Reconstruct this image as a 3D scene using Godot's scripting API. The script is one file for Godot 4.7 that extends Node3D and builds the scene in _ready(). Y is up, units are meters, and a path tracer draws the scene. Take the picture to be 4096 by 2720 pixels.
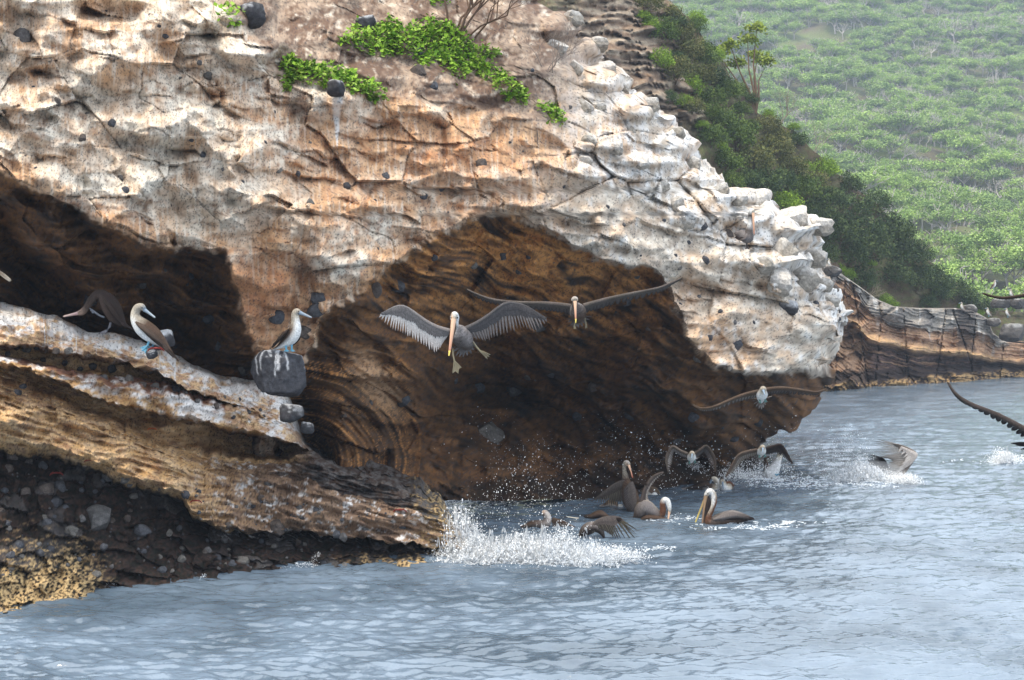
extends Node3D
# A sea cave in a pale tuff cliff, a ledge with seabirds in front of it, pelicans and boobies feeding on the water,
# a scrub ridge, a layered shore and a wooded hillside behind.
const LENS := 1440.0          # focal length in picture widths of 1024
const DEEP := 0.6            # metres per depth unit used in the survey tables below
const EYE := Vector3(0, 2.9, 0)
const ZOOMED := 0.43371       # survey tables are in a 2361-wide picture
var tilt_cos := 1.0
var tilt_sin := 0.0
var names := {}
var mats := {}
var noise_a: FastNoiseLite
var noise_b: FastNoiseLite
var noise_c: FastNoiseLite
var noise_d: FastNoiseLite
var rng := RandomNumberGenerator.new()

func at(x: float, y: float, d: float) -> Vector3:
	var cx := (x - 512.0) / LENS
	var cy := (340.0 - y) / LENS
	var vy := cy * tilt_cos - tilt_sin
	var vz := -cy * tilt_sin - tilt_cos
	var k := d * DEEP / -vz
	return Vector3(EYE.x + cx * k, EYE.y + vy * k, EYE.z + vz * k)

func water_depth(y: float) -> float:          # depth unit at which the sea surface shows at picture height y
	return EYE.y * LENS / maxf(y - 320.0, 1.0) / DEEP

func numbered(called: String) -> String:
	if not names.has(called):
		names[called] = 0
		return called
	names[called] += 1
	return "%s_%03d" % [called, names[called]]

func tag(o: Node, label: String, category: String, group := "", kind := "") -> Node:
	if label != "": o.set_meta("label", label)
	if category != "": o.set_meta("category", category)
	if group != "": o.set_meta("group", group)
	if kind != "": o.set_meta("kind", kind)
	return o

func thing(called: String, label: String, category: String, where: Vector3, group := "") -> Node3D:
	var o := Node3D.new()
	o.name = numbered(called)
	add_child(o)
	o.position = where
	tag(o, label, category, group)
	return o

func piece(called: String, mesh: Mesh, material: Material, parent: Node) -> MeshInstance3D:
	var o := MeshInstance3D.new()
	o.mesh = mesh
	o.name = numbered(called) if parent == self else called
	if material != null: o.material_override = material
	parent.add_child(o, true)
	return o

func lin(r: float, g: float, b: float) -> Color:
	return Color(r / 255.0, g / 255.0, b / 255.0).srgb_to_linear()

func make_noise(s: int, freq: float, octaves: int, kind := FastNoiseLite.TYPE_SIMPLEX_SMOOTH) -> FastNoiseLite:
	var n := FastNoiseLite.new()
	n.seed = s
	n.noise_type = kind
	n.frequency = freq
	n.fractal_type = FastNoiseLite.FRACTAL_FBM if octaves > 1 else FastNoiseLite.FRACTAL_NONE
	n.fractal_octaves = octaves
	return n

func grain_material(s: int, tile: float, low: float, bump: float, rough := 0.92, spec := 0.3) -> StandardMaterial3D:
	var n := make_noise(s, 0.02, 6)
	var img := n.get_seamless_image(512, 512)
	img.convert(Image.FORMAT_RGB8)
	var n2 := make_noise(s + 9, 0.09, 3)
	var img2 := n2.get_seamless_image(512, 512)
	var out := Image.create(512, 512, false, Image.FORMAT_RGB8)
	for y in 512:
		for x in 512:
			var a := img.get_pixel(x, y).r
			var b := img2.get_pixel(x, y).r
			var v := low + (1.0 - low) * clampf(0.55 + (a - 0.5) * 0.9 + (b - 0.5) * 1.1, 0.0, 1.0)
			out.set_pixel(x, y, Color(v, v, v))
	var nm := out.duplicate() as Image
	nm.bump_map_to_normal_map(bump)
	var m := StandardMaterial3D.new()
	m.vertex_color_use_as_albedo = true
	m.albedo_texture = ImageTexture.create_from_image(out)
	m.normal_enabled = true
	m.normal_texture = ImageTexture.create_from_image(nm)
	m.normal_scale = 1.0
	m.uv1_triplanar = true
	m.uv1_world_triplanar = true
	m.uv1_scale = Vector3.ONE / tile
	m.roughness = rough
	m.metallic_specular = spec
	return m

func plain(c: Color, rough := 0.8, spec := 0.3, vertex := false) -> StandardMaterial3D:
	var m := StandardMaterial3D.new()
	m.albedo_color = Color.WHITE if vertex else c.linear_to_srgb()
	m.vertex_color_use_as_albedo = vertex
	m.roughness = rough
	m.metallic_specular = spec
	return m

# ---------- tables: a list of survey points (x, y, x, y, ...) becomes a value for every picture column ----------
func table(p: Array, by_y := false, smooth := true) -> PackedFloat32Array:
	var xs := PackedFloat32Array()
	var ys := PackedFloat32Array()
	for k in range(0, p.size(), 2):
		xs.append(p[k + (1 if by_y else 0)] * ZOOMED)
		ys.append(p[k + (0 if by_y else 1)] * ZOOMED)
	var out := PackedFloat32Array()
	out.resize(1400)
	var k := 0
	for i in 1400:
		var x := i - 200.0
		while k < xs.size() - 2 and x > xs[k + 1]: k += 1
		var t := clampf((x - xs[k]) / maxf(xs[k + 1] - xs[k], 0.01), 0.0, 1.0)
		if smooth: t = lerpf(t, t * t * (3.0 - 2.0 * t), 0.5)
		out[i] = lerpf(ys[k], ys[k + 1], t)
	return out

func look(t: PackedFloat32Array, x: float) -> float:
	var f := clampf(x + 200.0, 0.0, 1398.0)
	var i := int(f)
	return lerpf(t[i], t[i + 1], f - i)

func poly(p: Array) -> PackedVector2Array:
	var out := PackedVector2Array()
	for k in range(0, p.size(), 2): out.append(Vector2(p[k], p[k + 1]) * ZOOMED)
	return out

func sst(a: float, b: float, x: float) -> float:
	var t := clampf((x - a) / (b - a), 0.0, 1.0)
	return t * t * (3.0 - 2.0 * t)

# ---------- broken rock: flat tilted facets with steps between them ----------
var cells := PackedFloat32Array()
func make_cells() -> void:
	var r := RandomNumberGenerator.new()
	r.seed = 77
	cells.resize(64 * 64 * 6)
	for k in 64 * 64:
		cells[k * 6] = r.randf_range(0.08, 0.92)
		cells[k * 6 + 1] = r.randf_range(0.08, 0.92)
		cells[k * 6 + 2] = r.randf_range(-1.0, 1.0)
		cells[k * 6 + 3] = r.randf_range(-1.0, 1.0)
		cells[k * 6 + 4] = r.randf_range(-1.0, 1.0)
		cells[k * 6 + 5] = r.randf()

func facets(a: float, b: float) -> Vector3:    # (height, gap to the next facet, a random tone)
	var ia := int(floor(a))
	var ib := int(floor(b))
	var f1 := 9.0
	var f2 := 9.0
	var best := 0
	var ba := 0.0
	var bb := 0.0
	for dj in range(-1, 2):
		for di in range(-1, 2):
			var k := (((ib + dj) & 63) * 64 + ((ia + di) & 63)) * 6
			var ca := ia + di + cells[k] - a
			var cb := ib + dj + cells[k + 1] - b
			var dd := ca * ca + cb * cb
			if dd < f1:
				f2 = f1
				f1 = dd
				best = k
				ba = ca
				bb = cb
			elif dd < f2: f2 = dd
	return Vector3(cells[best + 2] * 0.4 - ba * cells[best + 3] * 1.5 - bb * (cells[best + 4] * 1.1 + 0.45), sqrt(f2) - sqrt(f1), cells[best + 5])

# fractured rock: flat three-cornered planes between corners that stand at a few levels
func flats(a: float, b: float) -> float:
	var sk := (a + b) * 0.366025
	var u := a + sk
	var v := b + sk
	var i := int(floor(u))
	var j := int(floor(v))
	u -= i
	v -= j
	var h0 := corner(i, j)
	var h2 := corner(i + 1, j + 1)
	if u > v: return h0 * (1.0 - u) + corner(i + 1, j) * (u - v) + h2 * v
	return h0 * (1.0 - v) + corner(i, j + 1) * (v - u) + h2 * u

func corner(i: int, j: int) -> float:
	return roundf(cells[((j & 63) * 64 + (i & 63)) * 6 + 2] * 1.7) / 1.7

# ---------- a sheet of points (rows of positions and colours) becomes one mesh ----------
func sheet_mesh(pos: Array, col: Array, ni: int, nj: int, flip := false) -> ArrayMesh:
	var v := PackedVector3Array()
	var c := PackedColorArray()
	for j in nj:
		v.append_array(pos[j])
		c.append_array(col[j])
	var n := PackedVector3Array()
	n.resize(ni * nj)
	for j in nj:
		var ju := maxi(j - 1, 0) * ni
		var jd := mini(j + 1, nj - 1) * ni
		for i in ni:
			var q := (v[ju + i] - v[jd + i]).cross(v[j * ni + maxi(i - 1, 0)] - v[j * ni + mini(i + 1, ni - 1)])
			n[j * ni + i] = (-q if flip else q).normalized()
	var idx := PackedInt32Array()
	idx.resize((ni - 1) * (nj - 1) * 6)
	var k := 0
	for j in nj - 1:
		for i in ni - 1:
			var a := j * ni + i
			idx[k] = a
			idx[k + 1] = a + 1
			idx[k + 2] = a + ni
			idx[k + 3] = a + 1
			idx[k + 4] = a + ni + 1
			idx[k + 5] = a + ni
			k += 6
	var arr := []
	arr.resize(Mesh.ARRAY_MAX)
	arr[Mesh.ARRAY_VERTEX] = v
	arr[Mesh.ARRAY_NORMAL] = n
	arr[Mesh.ARRAY_COLOR] = c
	arr[Mesh.ARRAY_INDEX] = idx
	var m := ArrayMesh.new()
	m.add_surface_from_arrays(Mesh.PRIMITIVE_TRIANGLES, arr)
	return m

func run_rows(f: Callable, n: int) -> void:
	var id := WorkerThreadPool.add_group_task(f, n)
	WorkerThreadPool.wait_for_group_task_completion(id)

# ================= the cliff with its two caves =================
const CI := 840
const CW := 14
const CJ := 560
var cliff_pos := []
var cliff_col := []
var cliff_edge: PackedFloat32Array      # right-hand outline, by height
var cliff_front: PackedFloat32Array     # depth of the face, by column
var cliff_shoulder: PackedFloat32Array  # where the face turns back into the upper slope
var cave_sd := []                       # distance inside each cave mouth, on a coarse grid
var cliff_bumps := []
const GX := 300
const GY := 200

func signed_inside(pg: PackedVector2Array, p: Vector2) -> float:
	var best := 1e9
	var inside := false
	var n := pg.size()
	var j := n - 1
	for i in n:
		var a := pg[j]
		var b := pg[i]
		var ab := b - a
		var t := clampf((p - a).dot(ab) / ab.length_squared(), 0.0, 1.0)
		best = minf(best, p.distance_squared_to(a + ab * t))
		if (a.y > p.y) != (b.y > p.y) and p.x < (b.x - a.x) * (p.y - a.y) / (b.y - a.y) + a.x: inside = not inside
		j = i
	return sqrt(best) * (1.0 if inside else -1.0)

func grid_at(g: PackedFloat32Array, x: float, y: float) -> float:
	var fx := clampf((x + 80.0) / 4.0, 0.0, GX - 2.01)
	var fy := clampf((y + 140.0) / 4.0, 0.0, GY - 2.01)
	var i := int(fx)
	var j := int(fy)
	var k := j * GX + i
	return lerpf(lerpf(g[k], g[k + 1], fx - i), lerpf(g[k + GX], g[k + GX + 1], fx - i), fy - j)

func cliff_tables() -> void:
	cliff_edge = table([1090, -330, 1150, -120, 1225, -10, 1240, 10, 1310, 50, 1335, 100, 1372, 112, 1395, 150, 1452, 170, 1490, 220, 1560, 275, 1600, 330, 1650, 370, 1682, 410, 1692, 430, 1768, 447, 1776, 480, 1786, 490, 1850, 500, 1880, 545, 1899, 572, 1900, 606, 1930, 645, 1962, 690, 1976, 735, 1962, 780, 1940, 820, 1905, 870, 1880, 900, 1842, 932, 1815, 970, 1792, 1000, 1760, 1030, 1738, 1050, 1730, 1150], true, false)
	cliff_front = table([-200, 25, 0, 25.4, 230, 26.4, 530, 28.2, 690, 29.2, 920, 31, 1150, 33, 1380, 35, 1610, 37.5, 1800, 40, 1980, 43])
	cliff_shoulder = table([-200, -160, 0, -130, 150, -60, 300, -60, 470, -10, 560, 60, 640, 180, 780, 205, 900, 235, 1000, 245, 1100, 262, 1200, 290, 1280, 312, 1330, 390, 1400, 430, 1500, 480, 1560, 520, 1650, 575, 1750, 640, 1820, 690, 1900, 740, 1980, 800], false, false)
	var left_cave := poly([-150, 330, 0, 392, 60, 415, 130, 452, 200, 492, 280, 530, 340, 555, 400, 572, 470, 575, 520, 578, 540, 625, 552, 680, 568, 730, 588, 790, 600, 850, 600, 1100, -150, 1100])
	var right_cave := poly([725, 800, 740, 738, 772, 700, 815, 672, 862, 640, 925, 592, 1000, 542, 1060, 512, 1110, 494, 1160, 490, 1235, 514, 1300, 545, 1370, 590, 1430, 606, 1480, 612, 1520, 628, 1545, 668, 1562, 710, 1588, 770, 1612, 812, 1655, 843, 1720, 858, 1790, 856, 1850, 846, 1915, 846, 1990, 850, 1990, 1300, 640, 1300, 640, 880])
	cave_sd = []
	for pg in [left_cave, right_cave]:
		var g := PackedFloat32Array()
		g.resize(GX * GY)
		for j in GY:
			for i in GX:
				g[j * GX + i] = signed_inside(pg, Vector2(i * 4.0 - 80.0, j * 4.0 - 140.0))
		cave_sd.append(g)
	# lumps that stand out of the face: x, y, half width, half height, metres, sharpness of the lower edge
	cliff_bumps = [
		[565, 108, 92, 42, 0.75, 1], [560, 30, 75, 34, 0.45, 1], [372, 308, 58, 36, 0.34, 1], [180, 178, 72, 46, 0.36, 1], [60, 130, 66, 50, 0.36, 1], [40, 245, 52, 44, 0.3, 1],
		[250, 25, 130, 30, -0.55, 0], [400, 60, 90, 60, 0.3, 0], [785, 235, 26, 50, 0.3, 0], [700, 300, 40, 80, -0.25, 0], [1110, 205, 70, 36, 0.3, 1], [870, 165, 80, 44, 0.35, 1],
		[1000, 180, 75, 45, 0.3, 1], [1140, 400, 120, 36, 0.28, 1], [920, 400, 120, 40, 0.2, 1], [1060, 330, 60, 50, 0.22, 1], [1020, 340, 10, 70, -0.25, 0], [1330, 330, 40, 60, 0.2, 0],
		[1370, 400, 46, 30, 0.4, 1], [1150, 470, 110, 22, 0.3, 1], [1330, 470, 120, 40, 0.25, 1], [1470, 560, 90, 30, 0.3, 1], [640, 480, 60, 110, 0.35, 0], [560, 500, 40, 70, 0.2, 0],
		[480, 440, 90, 36, 0.25, 1], [300, 430, 90, 40, 0.2, 1], [150, 330, 80, 46, 0.2, 1], [1735, 500, 46, 40, 0.8, 1], [1720, 450, 60, 26, 0.6, 1], [1830, 530, 62, 40, 1.0, 1], [1790, 600, 70, 34, 0.9, 1],
		[1850, 605, 60, 22, 0.8, 1], [1830, 660, 80, 34, 0.8, 1], [1700, 580, 70, 44, 0.5, 1], [1620, 480, 70, 50, 0.5, 1], [1560, 330, 70, 40, 0.6, 1], [1470, 250, 60, 36, 0.6, 1], [1390, 180, 46, 36, 0.6, 1],
		[1360, 110, 36, 30, 0.6, 1], [1290, 60, 46, 40, 0.6, 1], [1640, 400, 50, 40, 0.5, 1], [1500, 370, 80, 30, 0.5, 1], [1400, 330, 70, 30, 0.5, 1], [1700, 720, 90, 80, 0.4, 0], [1890, 740, 70, 60, 0.6, 1],
		[1830, 800, 36, 30, -0.5, 0], [1150, 560, 50, 40, -0.3, 0], [1050, 600, 60, 40, 0.4, 1], [1250, 620, 90, 30, 0.5, 1], [1200, 690, 120, 26, 0.5, 1], [1350, 760, 120, 30, 0.5, 1], [1000, 700, 100, 30, 0.4, 1],
		[930, 860, 60, 40, 0.7, 1], [1500, 880, 120, 40, 0.6, 1], [1650, 960, 110, 50, 0.7, 1], [820, 860, 70, 26, 0.6, 1], [900, 960, 90, 40, 0.5, 1], [1000, 780, 40, 60, -0.5, 0],
		[650, 640, 50, 80, 0.3, 0], [700, 600, 30, 60, -0.2, 0], [300, 620, 120, 30, 0.6, 1], [150, 560, 120, 26, 0.5, 1], [420, 700, 110, 30, 0.6, 1], [60, 540, 60, 26, 0.5, 1], [230, 700, 90, 24, 0.6, 1]]

func cliff_depth(x: float, y: float, edge: float, sd1: float, sd2: float) -> float:
	var z := x / ZOOMED
	var d := look(cliff_front, x) / ZOOMED
	var above := look(cliff_shoulder, x) - y
	if above > 0.0: d += above / 75.0 * 1.7 * sst(0.0, 14.0, above)
	else: d -= minf(-above / 75.0 * 0.42, 1.1)
	if y < 0.0: d += -y / 75.0 * 1.5
	d += maxf(0.0, y - 255.0) * 0.018 * (1.0 - sst(300.0, 345.0, x))       # the pillar leans in
	if sd1 > 0.0: d += 1.9 * (1.0 - exp(-sd1 / 6.0)) + 4.6 * pow(clampf(sd1 / 120.0, 0.0, 1.0), 1.5)
	if sd2 > 0.0:
		var far := lerpf(8.5, 17.0, sst(300.0, 620.0, x))
		d += 1.7 * (1.0 - exp(-sd2 / 5.0)) + far * pow(clampf(sd2 / 200.0, 0.0, 1.2), 1.45)
	var out := (edge - x) / 46.0                                             # rounds away towards the outline
	if out < 1.0: d += 3.4 * (1.0 - sqrt(maxf(0.0, 1.0 - (1.0 - out) * (1.0 - out))))
	return d

func cliff_row(j: int) -> void:
	var y := lerpf(-120.0, 500.0, pow(j / (CJ - 1.0), 1.0)) if j > 20 else lerpf(-170.0, -91.0, j / 21.0)
	if j > 20: y = lerpf(-90.0, 500.0, (j - 21.0) / (CJ - 22.0))
	var edge := look(cliff_edge, y)
	edge += noise_b.get_noise_2d(y * 0.09, 5.0) * 4.0
	var cream := lin(234, 222, 204)
	var tan_c := lin(214, 172, 132)
	var rust := lin(190, 132, 92)
	var grey_brown := lin(176, 154, 134)
	var dark_brown := lin(112, 90, 76)
	var guano := lin(236, 234, 231)
	var ash := lin(184, 170, 154)
	var soil := lin(120, 96, 80)
	var cave_brown := lin(102, 74, 53)  # brown interior tuff, set darker to carry some of the cave's shade
	var cave_shaded := lin(54, 45, 39)  # dark interior tuff with the cave's shade painted into it
	var cave_orange := lin(212, 150, 88)
	var stone_dark := lin(70, 70, 74)
	var wet := lin(30, 26, 24)
	var p := PackedVector3Array()
	var c := PackedColorArray()
	p.resize(CI + CW)
	c.resize(CI + CW)
	var base := PackedVector3Array()
	base.resize(CI)
	var below := PackedVector3Array()
	below.resize(CI)
	var sds := PackedFloat32Array()
	sds.resize(CI * 2)
	var edge2 := look(cliff_edge, y + 1.5)
	for i in CI:
		var x := lerpf(-40.0, edge, i / (CI - 1.0))
		var wob := noise_b.get_noise_2d(x * 0.03, y * 0.03) * 4.0
		var s1 := grid_at(cave_sd[0], x, y) + wob
		var s2 := grid_at(cave_sd[1], x, y) + wob
		sds[i * 2] = s1
		sds[i * 2 + 1] = s2
		base[i] = at(x, y, cliff_depth(x, y, edge, s1, s2))
		var s3 := grid_at(cave_sd[0], x, y + 1.5) + wob
		var s4 := grid_at(cave_sd[1], x, y + 1.5) + wob
		below[i] = at(x, y + 1.5, cliff_depth(x, y + 1.5, maxf(edge2, x), s3, s4))
	for i in CI:
		var x := lerpf(-40.0, edge, i / (CI - 1.0))
		var zx := x / ZOOMED
		var zy := y / ZOOMED
		var b := base[i]
		var s1 := sds[i * 2]
		var s2 := sds[i * 2 + 1]
		var sd := maxf(s1, s2)
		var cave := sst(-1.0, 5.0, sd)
		var above := look(cliff_shoulder, x) - y
		var slope := sst(-6.0, 12.0, above)
		var head := sst(500.0, 640.0, x + 0.35 * (y - 150.0))
		var nrm := (base[mini(i + 1, CI - 1)] - base[maxi(i - 1, 0)]).cross(b - below[i]).normalized()
		if nrm.z < 0.0 and absf(nrm.z) > 0.2: nrm = -nrm
		if nrm.dot(EYE - b) < 0.0: nrm = -nrm
		# relief
		var ma := x / 75.0
		var mb := y / 75.0
		var n1 := noise_a.get_noise_2d(ma * 0.45, mb * 0.55)
		var n2 := noise_b.get_noise_2d(ma * 0.9, mb * 1.1)
		var n3 := noise_c.get_noise_2d(ma * 1.3, mb * 1.5)
		var wa := ma + n2 * 0.06 + n3 * 0.02
		var wb := mb - ma * 0.16 + n1 * 0.1 + n3 * 0.02
		var big := facets(wa * 0.95, wb * 1.7)
		var mid := facets(wa * 1.9 + wb * 0.5 + 31.0, wb * 2.9 - wa * 0.3 + 11.0)
		var broken := sst(-0.25, 0.3, noise_a.get_noise_2d(zx * 0.006, zy * 0.008 + 70.0))
		var small := facets(wa * 4.2 - wb * 0.6 + 17.0, wb * 6.0 + 5.0)
		var lam := zy - zx * 0.25 + n1 * 60.0
		var arc := -(Vector2(zx - 679.0, (zy - 1062.0) * 1.15).length() + n1 * 30.0)
		var swirl_on := sst(1000.0, 900.0, zx + n2 * 50.0) * sst(800.0, 850.0, zy) if s2 > 0.0 else 0.0
		if s2 > 0.0: lam = zy - zx * 0.44 + n1 * 40.0
		var bed := lerpf(noise_d.get_noise_2d(lam * 0.022, 3.0 + zx * 0.008), noise_d.get_noise_2d(arc * 0.03, 3.0), swirl_on)
		var bed2 := lerpf(noise_d.get_noise_2d(lam * 0.045, 40.0 + zx * 0.012), noise_d.get_noise_2d(arc * 0.07, 40.0), swirl_on)
		var rough := n3 * 0.022 + noise_c.get_noise_2d(ma * 4.0, mb * 4.4) * 0.007
		var face := (1.0 - cave) * (1.0 - slope * 0.6)
		var h := face * (flats(wa * 1.2 + wb * 0.3 + 5.0, wb * 1.9 + 2.0) * 0.3 + flats(wa * 2.7 + wb * 0.8, wb * 4.0 - wa * 0.5) * 0.24 * (0.35 + 0.65 * broken) + flats(wa * 6.0 - wb, wb * 8.0 + wa) * 0.08 + big.x * 0.2 * (0.45 + 0.55 * broken) + mid.x * 0.11 * broken - 0.04 * (1.0 - sst(0.0, 0.04, big.y)) * sst(0.35, 0.6, big.z))
		h += (1.0 - cave) * slope * head * (flats(wa * 1.3 + wb * 0.4 + 9.0, wb * 2.0) * 0.36 + flats(wa * 3.0 - wb * 0.6, wb * 4.2) * 0.2 + flats(wa * 6.5, wb * 8.0 - wa) * 0.06 + big.x * 0.2 + mid.x * 0.1 - 0.12 * (1.0 - sst(0.0, 0.06, big.y)))
		h += cave * (flats(wa * 0.8 + 2.0, wb * 1.3 - wa * 0.6 + 8.0) * 0.5 + flats(wa * 2.0, wb * 3.0 - wa) * 0.2 + flats(wa * 4.5, wb * 6.5 - wa * 2.0) * 0.07 + bed * 0.3 + bed2 * 0.03 + small.x * 0.03 + mid.x * 0.07 + big.x * 0.14)
		h += n1 * 0.22 * (1.0 - cave * 0.5) + n2 * 0.03 + rough * (1.0 - cave * 0.6)
		h += (1.0 - cave) * sst(34.0, 4.0, -sd) * (bed * 0.07 + bed2 * 0.03)      # thin beds show along the lips
		var tooth := fposmod(wb * 1.7 + big.z * 7.0 + n3 * 0.1, 1.0)
		var tooth2 := fposmod(wb * 4.1 + mid.z * 9.0 + n3 * 0.15, 1.0)
		h += (face + head * slope * 0.6) * broken * ((tooth - 0.5) * sst(1.0, 0.93, tooth) * 0.2 + (tooth2 - 0.5) * sst(1.0, 0.9, tooth2) * 0.07 * sst(0.3, 0.6, mid.z))
		for q in cliff_bumps:
			var ex: float = (zx - q[0]) / q[2] + n2 * 0.2
			if absf(ex) > 1.3: continue
			var ey: float = (zy - q[1]) / q[3] + n1 * 0.25 + (mid.z - 0.5) * 0.2
			if absf(ey) > 1.3: continue
			var r := ex * ex + ey * ey
			if r < 1.0:
				var w := 1.0 - r
				if q[5] == 1:
					var low := sst(1.0, 0.35, ey + ex * ex * 0.35)
					w = minf(1.0, w * 1.6) * low * (0.35 + 0.65 * sst(-1.0, 0.5, ey))
				h += q[4] * w * 0.7
		var keep := sst(0.0, 0.06, (edge - x) / maxf(edge, 1.0))
		var toward := (EYE - b).normalized()
		p[i] = b + (nrm * 0.45).lerp(nrm * 0.06 + toward * 0.94, keep) * h
		# what the rock is made of; cave tones also have shade mixed into their colour
		var t1 := noise_a.get_noise_2d(zx * 0.010 + 300.0, zy * 0.012) * 1.3
		var t2 := noise_b.get_noise_2d(zx * 0.030 + 90.0, zy * 0.034)
		var streak := noise_b.get_noise_2d(zx * 0.085 + 700.0, zy * 0.010 + n1 * 0.6)
		var fine := noise_c.get_noise_2d(zx * 0.045, zy * 0.045)
		var orange := exp(-pow((zx - 1010.0) / 330.0, 2.0) - pow((zy - 330.0) / 130.0, 2.0)) * 1.1
		orange += exp(-pow((zx - 630.0) / 90.0, 2.0) - pow((zy - 690.0) / 150.0, 2.0)) * 1.7
		orange += exp(-pow((zx - 760.0) / 90.0, 2.0) - pow((zy - 470.0) / 90.0, 2.0)) * 0.7
		orange += exp(-pow((zx - 1650.0) / 130.0, 2.0) - pow((zy - 780.0) / 110.0, 2.0)) * 0.55
		orange += exp(-pow((zx - 220.0) / 260.0, 2.0) - pow((zy - 100.0) / 70.0, 2.0)) * 0.35
		orange += sst(26.0, 6.0, -sd) * 0.55 * (1.0 - head)
		var k := cream.lerp(grey_brown, clampf(0.14 + t2 * 1.1 + (big.z - 0.5) * 0.5, 0.0, 0.85))
		k = k.lerp(tan_c, clampf(0.2 + orange * 0.85 + t1 * 0.55 + (mid.z - 0.5) * 0.5, 0.0, 1.0))
		k = k.lerp(rust, clampf(orange * 0.5 - 0.12 + t2 * 0.5 + (big.z - 0.6) * 0.4, 0.0, 0.85))
		k = k.lerp(cream, clampf((streak - 0.12) * 2.2, 0.0, 0.75) * (1.0 - orange * 0.45))
		k = k.lerp(dark_brown, clampf((fine - 0.18) * 1.6, 0.0, 0.4) + clampf((-streak - 0.3) * 1.5, 0.0, 0.35))
		var up_soil := slope * (1.0 - head) * sst(-0.75, -0.1, t2)
		k = k.lerp(soil.lerp(grey_brown, clampf(0.4 + t1 + fine, 0.0, 1.0)), up_soil)
		k = k.lerp(guano, sst(1.0, 0.4, absf(zx - 777.0 + n2 * 6.0) / lerpf(17.0, 2.0, clampf((zy - 205.0) / 130.0, 0.0, 1.0))) * sst(196.0, 206.0, zy) * sst(342.0, 330.0, zy) * 0.85)
		if head > 0.0:
			var pale := ash.lerp(cream, clampf(0.45 + t2 * 1.2 + fine * 0.6, 0.0, 1.0))
			pale = pale.lerp(tan_c, clampf(orange * 0.9 + t1 * 0.45 + 0.08, 0.0, 0.75))
			var white := clampf(slope * 0.62 + streak * 0.7 + t2 * 0.9 - 0.16 + (mid.z - 0.5) * 0.4, 0.0, 0.92)
			pale = pale.lerp(guano, white)
			pale = pale.lerp(ash * 0.62, clampf((fine - 0.2) * 2.0 + (noise_c.get_noise_2d(zx * 0.022, zy * 0.03) - 0.25) * 1.6, 0.0, 0.6))
			k = k.lerp(pale, head)
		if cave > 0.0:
			var m := cave_brown.lerp(cave_shaded, clampf(0.45 + bed * 1.5 + t2 * 0.7, 0.0, 1.0))  # interior rock, its colour deepened for shade inside the mouths
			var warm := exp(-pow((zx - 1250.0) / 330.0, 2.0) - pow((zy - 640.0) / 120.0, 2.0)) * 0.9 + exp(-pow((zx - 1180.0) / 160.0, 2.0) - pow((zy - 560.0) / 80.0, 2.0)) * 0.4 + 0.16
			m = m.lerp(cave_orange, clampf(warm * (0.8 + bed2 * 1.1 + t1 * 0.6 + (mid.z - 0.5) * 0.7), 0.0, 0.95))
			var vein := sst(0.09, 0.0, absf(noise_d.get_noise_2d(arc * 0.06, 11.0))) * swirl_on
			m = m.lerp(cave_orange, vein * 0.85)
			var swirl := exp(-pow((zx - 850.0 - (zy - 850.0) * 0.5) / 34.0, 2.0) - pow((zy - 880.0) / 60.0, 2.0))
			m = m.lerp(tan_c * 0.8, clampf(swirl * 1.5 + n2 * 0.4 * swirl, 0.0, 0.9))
			m = m.lerp(cave_shaded, clampf((fine - 0.1) * 1.8, 0.0, 0.5))
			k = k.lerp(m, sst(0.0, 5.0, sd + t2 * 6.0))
		var speck := noise_c.get_noise_2d(zx * 0.16 + 50.0, zy * 0.16)
		k = k.lerp(stone_dark, sst(0.34, 0.42, speck) * 0.8)
		k = k.lerp(wet, sst(0.42, 0.3, p[i].y + n2 * 0.3 + fine * 0.2) * 0.8)
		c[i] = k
	for w in CW:
		var t := (w + 1.0) / CW
		var q := at(edge - 60.0 * t * t, y + 10.0 * t, cliff_depth(edge, y, edge, sds[CI * 2 - 2], sds[CI * 2 - 1]) + 12.0 * t)
		p[CI + w] = p[CI - 1].lerp(q, t)
		c[CI + w] = c[CI - 1].lerp(ash, t)
	cliff_pos[j] = p
	cliff_col[j] = c

func build_cliff() -> Node3D:
	cliff_tables()
	cliff_pos.resize(CJ)
	cliff_col.resize(CJ)
	run_rows(cliff_row, CJ)
	var o := piece("cliff", sheet_mesh(cliff_pos, cliff_col, CI + CW, CJ), mats.rock, self)
	tag(o, "pale weathered tuff cliff with two dark caves and a guano-whitened headland", "cliff", "", "structure")
	return o

func on_cliff(x: float, y: float) -> Array:        # [point, outward direction] of the built face near a picture place
	var j := clampi(int(21.0 + (y + 90.0) / 590.0 * (CJ - 22.0)), 1, CJ - 2)
	var i := clampi(int((x + 40.0) / (look(cliff_edge, y) + 40.0) * (CI - 1.0)), 1, CI - 2)
	var n: Vector3 = (cliff_pos[j][i + 1] - cliff_pos[j][i - 1]).cross(cliff_pos[j - 1][i] - cliff_pos[j + 1][i]).normalized()
	if n.dot(EYE - cliff_pos[j][i]) < 0.0: n = -n
	return [cliff_pos[j][i], n]

# ================= the low ledge in front of the left cave =================
const LI := 560
const LJ := 330
var ledge_pos := []
var ledge_col := []
var ledge_t := []
var ledge_plan := []      # [table a, table b, share, extra picture rows, depth offset left, depth offset right]

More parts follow.
